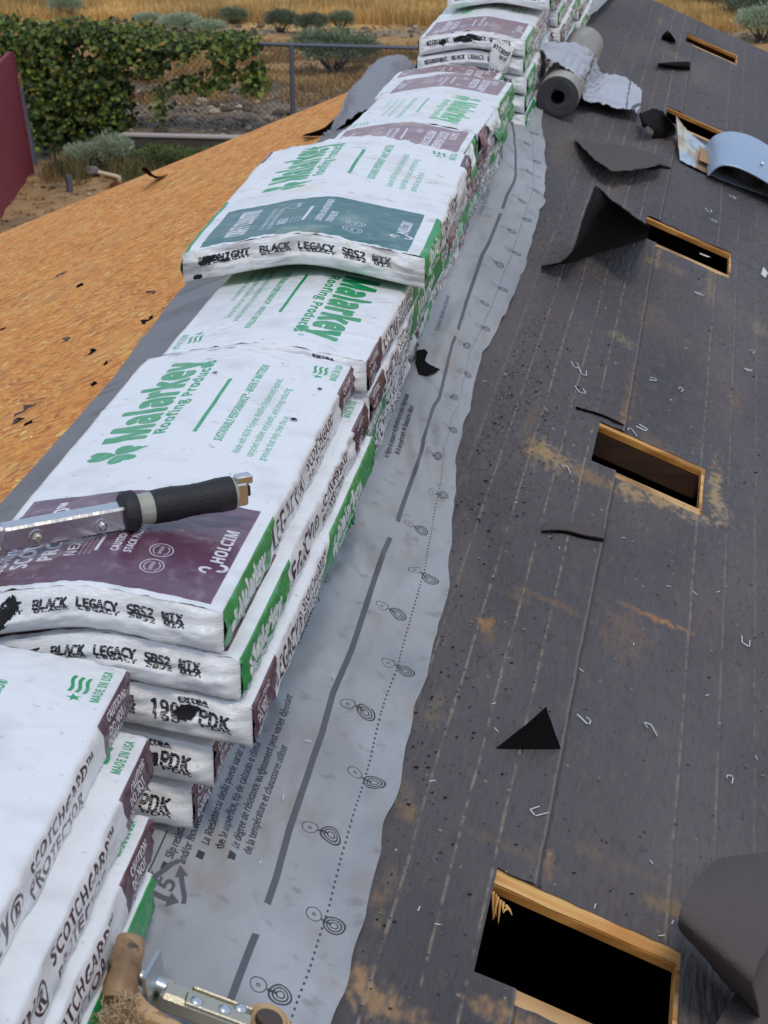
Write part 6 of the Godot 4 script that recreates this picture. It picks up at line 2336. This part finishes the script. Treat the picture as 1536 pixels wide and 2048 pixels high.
	var bushes := [[-4.24, 27.05, 0.46, 0.50, 0, "large round grey green sagebrush behind the fence post"], [-8.93, 31.35, 0.22, 0.36, 1, "pale sagebrush alone in the gold grass above the vine"], [-6.42, 31.1, 0.17, 0.24, 0, "small sagebrush above the right end of the vine"],
		[-5.58, 30.35, 0.20, 0.30, 2, "left one of three dark sagebrush in a row behind the fence"], [-5.12, 30.25, 0.22, 0.27, 2, "middle one of three dark sagebrush in a row behind the fence"], [-4.80, 30.7, 0.18, 0.26, 0, "right one of three sagebrush in a row behind the fence"],
		[-6.95, 30.1, 0.28, 0.26, 1, "pale low sagebrush just above the vine's middle"], [-6.55, 30.0, 0.26, 0.20, 1, "pale low sagebrush nearer the vine's right half"], [-7.6, 30.8, 0.20, 0.18, 1, "pale flat sagebrush left of the low pair above the vine"],
		[-6.1, 33.7, 0.5, 0.34, 3, "greenish brush clump at the top edge above the vine"], [-5.0, 33.9, 0.5, 0.32, 1, "pale brush clump at the top edge left of the stacks"], [-3.9, 33.9, 0.55, 0.36, 2, "dark brush clump at the top edge close to the stacks"], [-8.0, 34.0, 0.4, 0.3, 1, "pale brush clump at the top edge far left"],
		[0.42, 33.1, 0.55, 0.46, 0, "broad sagebrush at the top right above the roof edge"], [0.86, 31.9, 0.36, 0.36, 2, "dark sagebrush right of the roof edge"], [0.98, 30.3, 0.34, 0.42, 1, "pale sagebrush lowest at the right picture edge"], [-0.1, 34.3, 0.4, 0.3, 0, "sagebrush clump at the top edge over the right slope"], [1.4, 33.4, 0.4, 0.4, 0, "sagebrush in the top right corner"],
		[-5.72, 22.25, 0.20, 0.36, 1, "pale weedy bush at the left end of the curb"], [-5.22, 22.35, 0.26, 0.26, 3, "green weeds in front of the pale curb"], [-4.78, 22.30, 0.26, 0.24, 3, "green weeds half hidden by the roof edge before the curb"], [-6.05, 22.3, 0.22, 0.26, 1, "pale dry weed at the foot of the vine"]]
	for q in bushes:
		var s := thing("sagebrush", q[5], "shrub", Vector3(q[0], ground_y(q[0], q[1]) - 0.02, -q[1]), "sagebrush and weeds round the yard")
		s.scale = Vector3(q[2] * 1.3, q[3] * 1.15, q[2] * 1.3)
		s.rotation.y = r2.randf() * TAU
		put("crown", meshes[q[4]], sgm, s)
		put("stems", stem_mesh, bark, s)
	# odds and ends on the yard
	var py := LOWER
	var pa := Acc.new()
	pa.tube([Vector3(-5.87, py - 0.05, -21.2), Vector3(-5.88, py + 0.155, -21.2), Vector3(-5.88, py + 0.170, -21.2)], [0.034, 0.034, 0.026], 14)
	tag(put("pipe_stub", pa.mesh(), fm), "short upright grey pipe stub in the yard beside the red wall", "pipe")
	var wp := Acc.new()
	wp.tube([Vector3(-5.74, py + 0.085, -21.8), Vector3(-5.56, py + 0.07, -21.72), Vector3(-5.50, py + 0.06, -21.70), Vector3(-5.49, py - 0.02, -21.70)], [0.021, 0.021, 0.026, 0.022], 12)
	tag(put("white_pipe", wp.mesh(), mat(ph(214, 196, 176), 0.6)), "white plastic pipe elbow lying in the yard", "pipe")
	var rb := Acc.new()
	rb.tube([Vector3(-5.46, py - 0.02, -21.35), Vector3(-5.44, py + 0.05, -21.35), Vector3(-5.42, py + 0.085, -21.35)], [0.05, 0.055, 0.02], 7)
	tag(put("rusty_cap", rb.mesh(), bump(mat(ph(96, 52, 38), 0.95), 0.06, 0.8, 4.0, 620)), "rust brown metal cap on the ground at the roof edge", "metal cap")
	var gc := Acc.new()
	gc.grid(12, 7, func(i: int, j: int):
		var a := TAU * i / 12.0
		var b := PI * j / 7.0 - PI / 2
		var q := Vector3(cos(a) * cos(b) * 0.11, sin(b) * 0.055, sin(a) * cos(b) * 0.10)
		return Vector3(-5.88, py + 0.05, -22.0) + q * (1.0 + 0.5 * nz.get_noise_3d(q.x * 14.0, q.y * 14.0, q.z * 14.0)))
	tag(put("grey_rag", gc.mesh(), bump(mat(ph(118, 116, 120), 0.9), 0.08, 1.0, 4.0, 621)), "crumpled grey rag beside the white pipe in the yard", "rag")
	tag(put("dark_valve", _valve(Vector3(-5.76, py + 0.115, -22.0)), M.rubber), "small black valve handle on the grey rag", "valve")


func _valve(c: Vector3) -> ArrayMesh:
	var a := Acc.new()
	a.tube([c - Vector3(0.05, 0.01, 0), c + Vector3(0.02, 0.015, 0), c + Vector3(0.05, 0.0, 0)], [0.012, 0.02, 0.012], 8)
	return a.mesh()
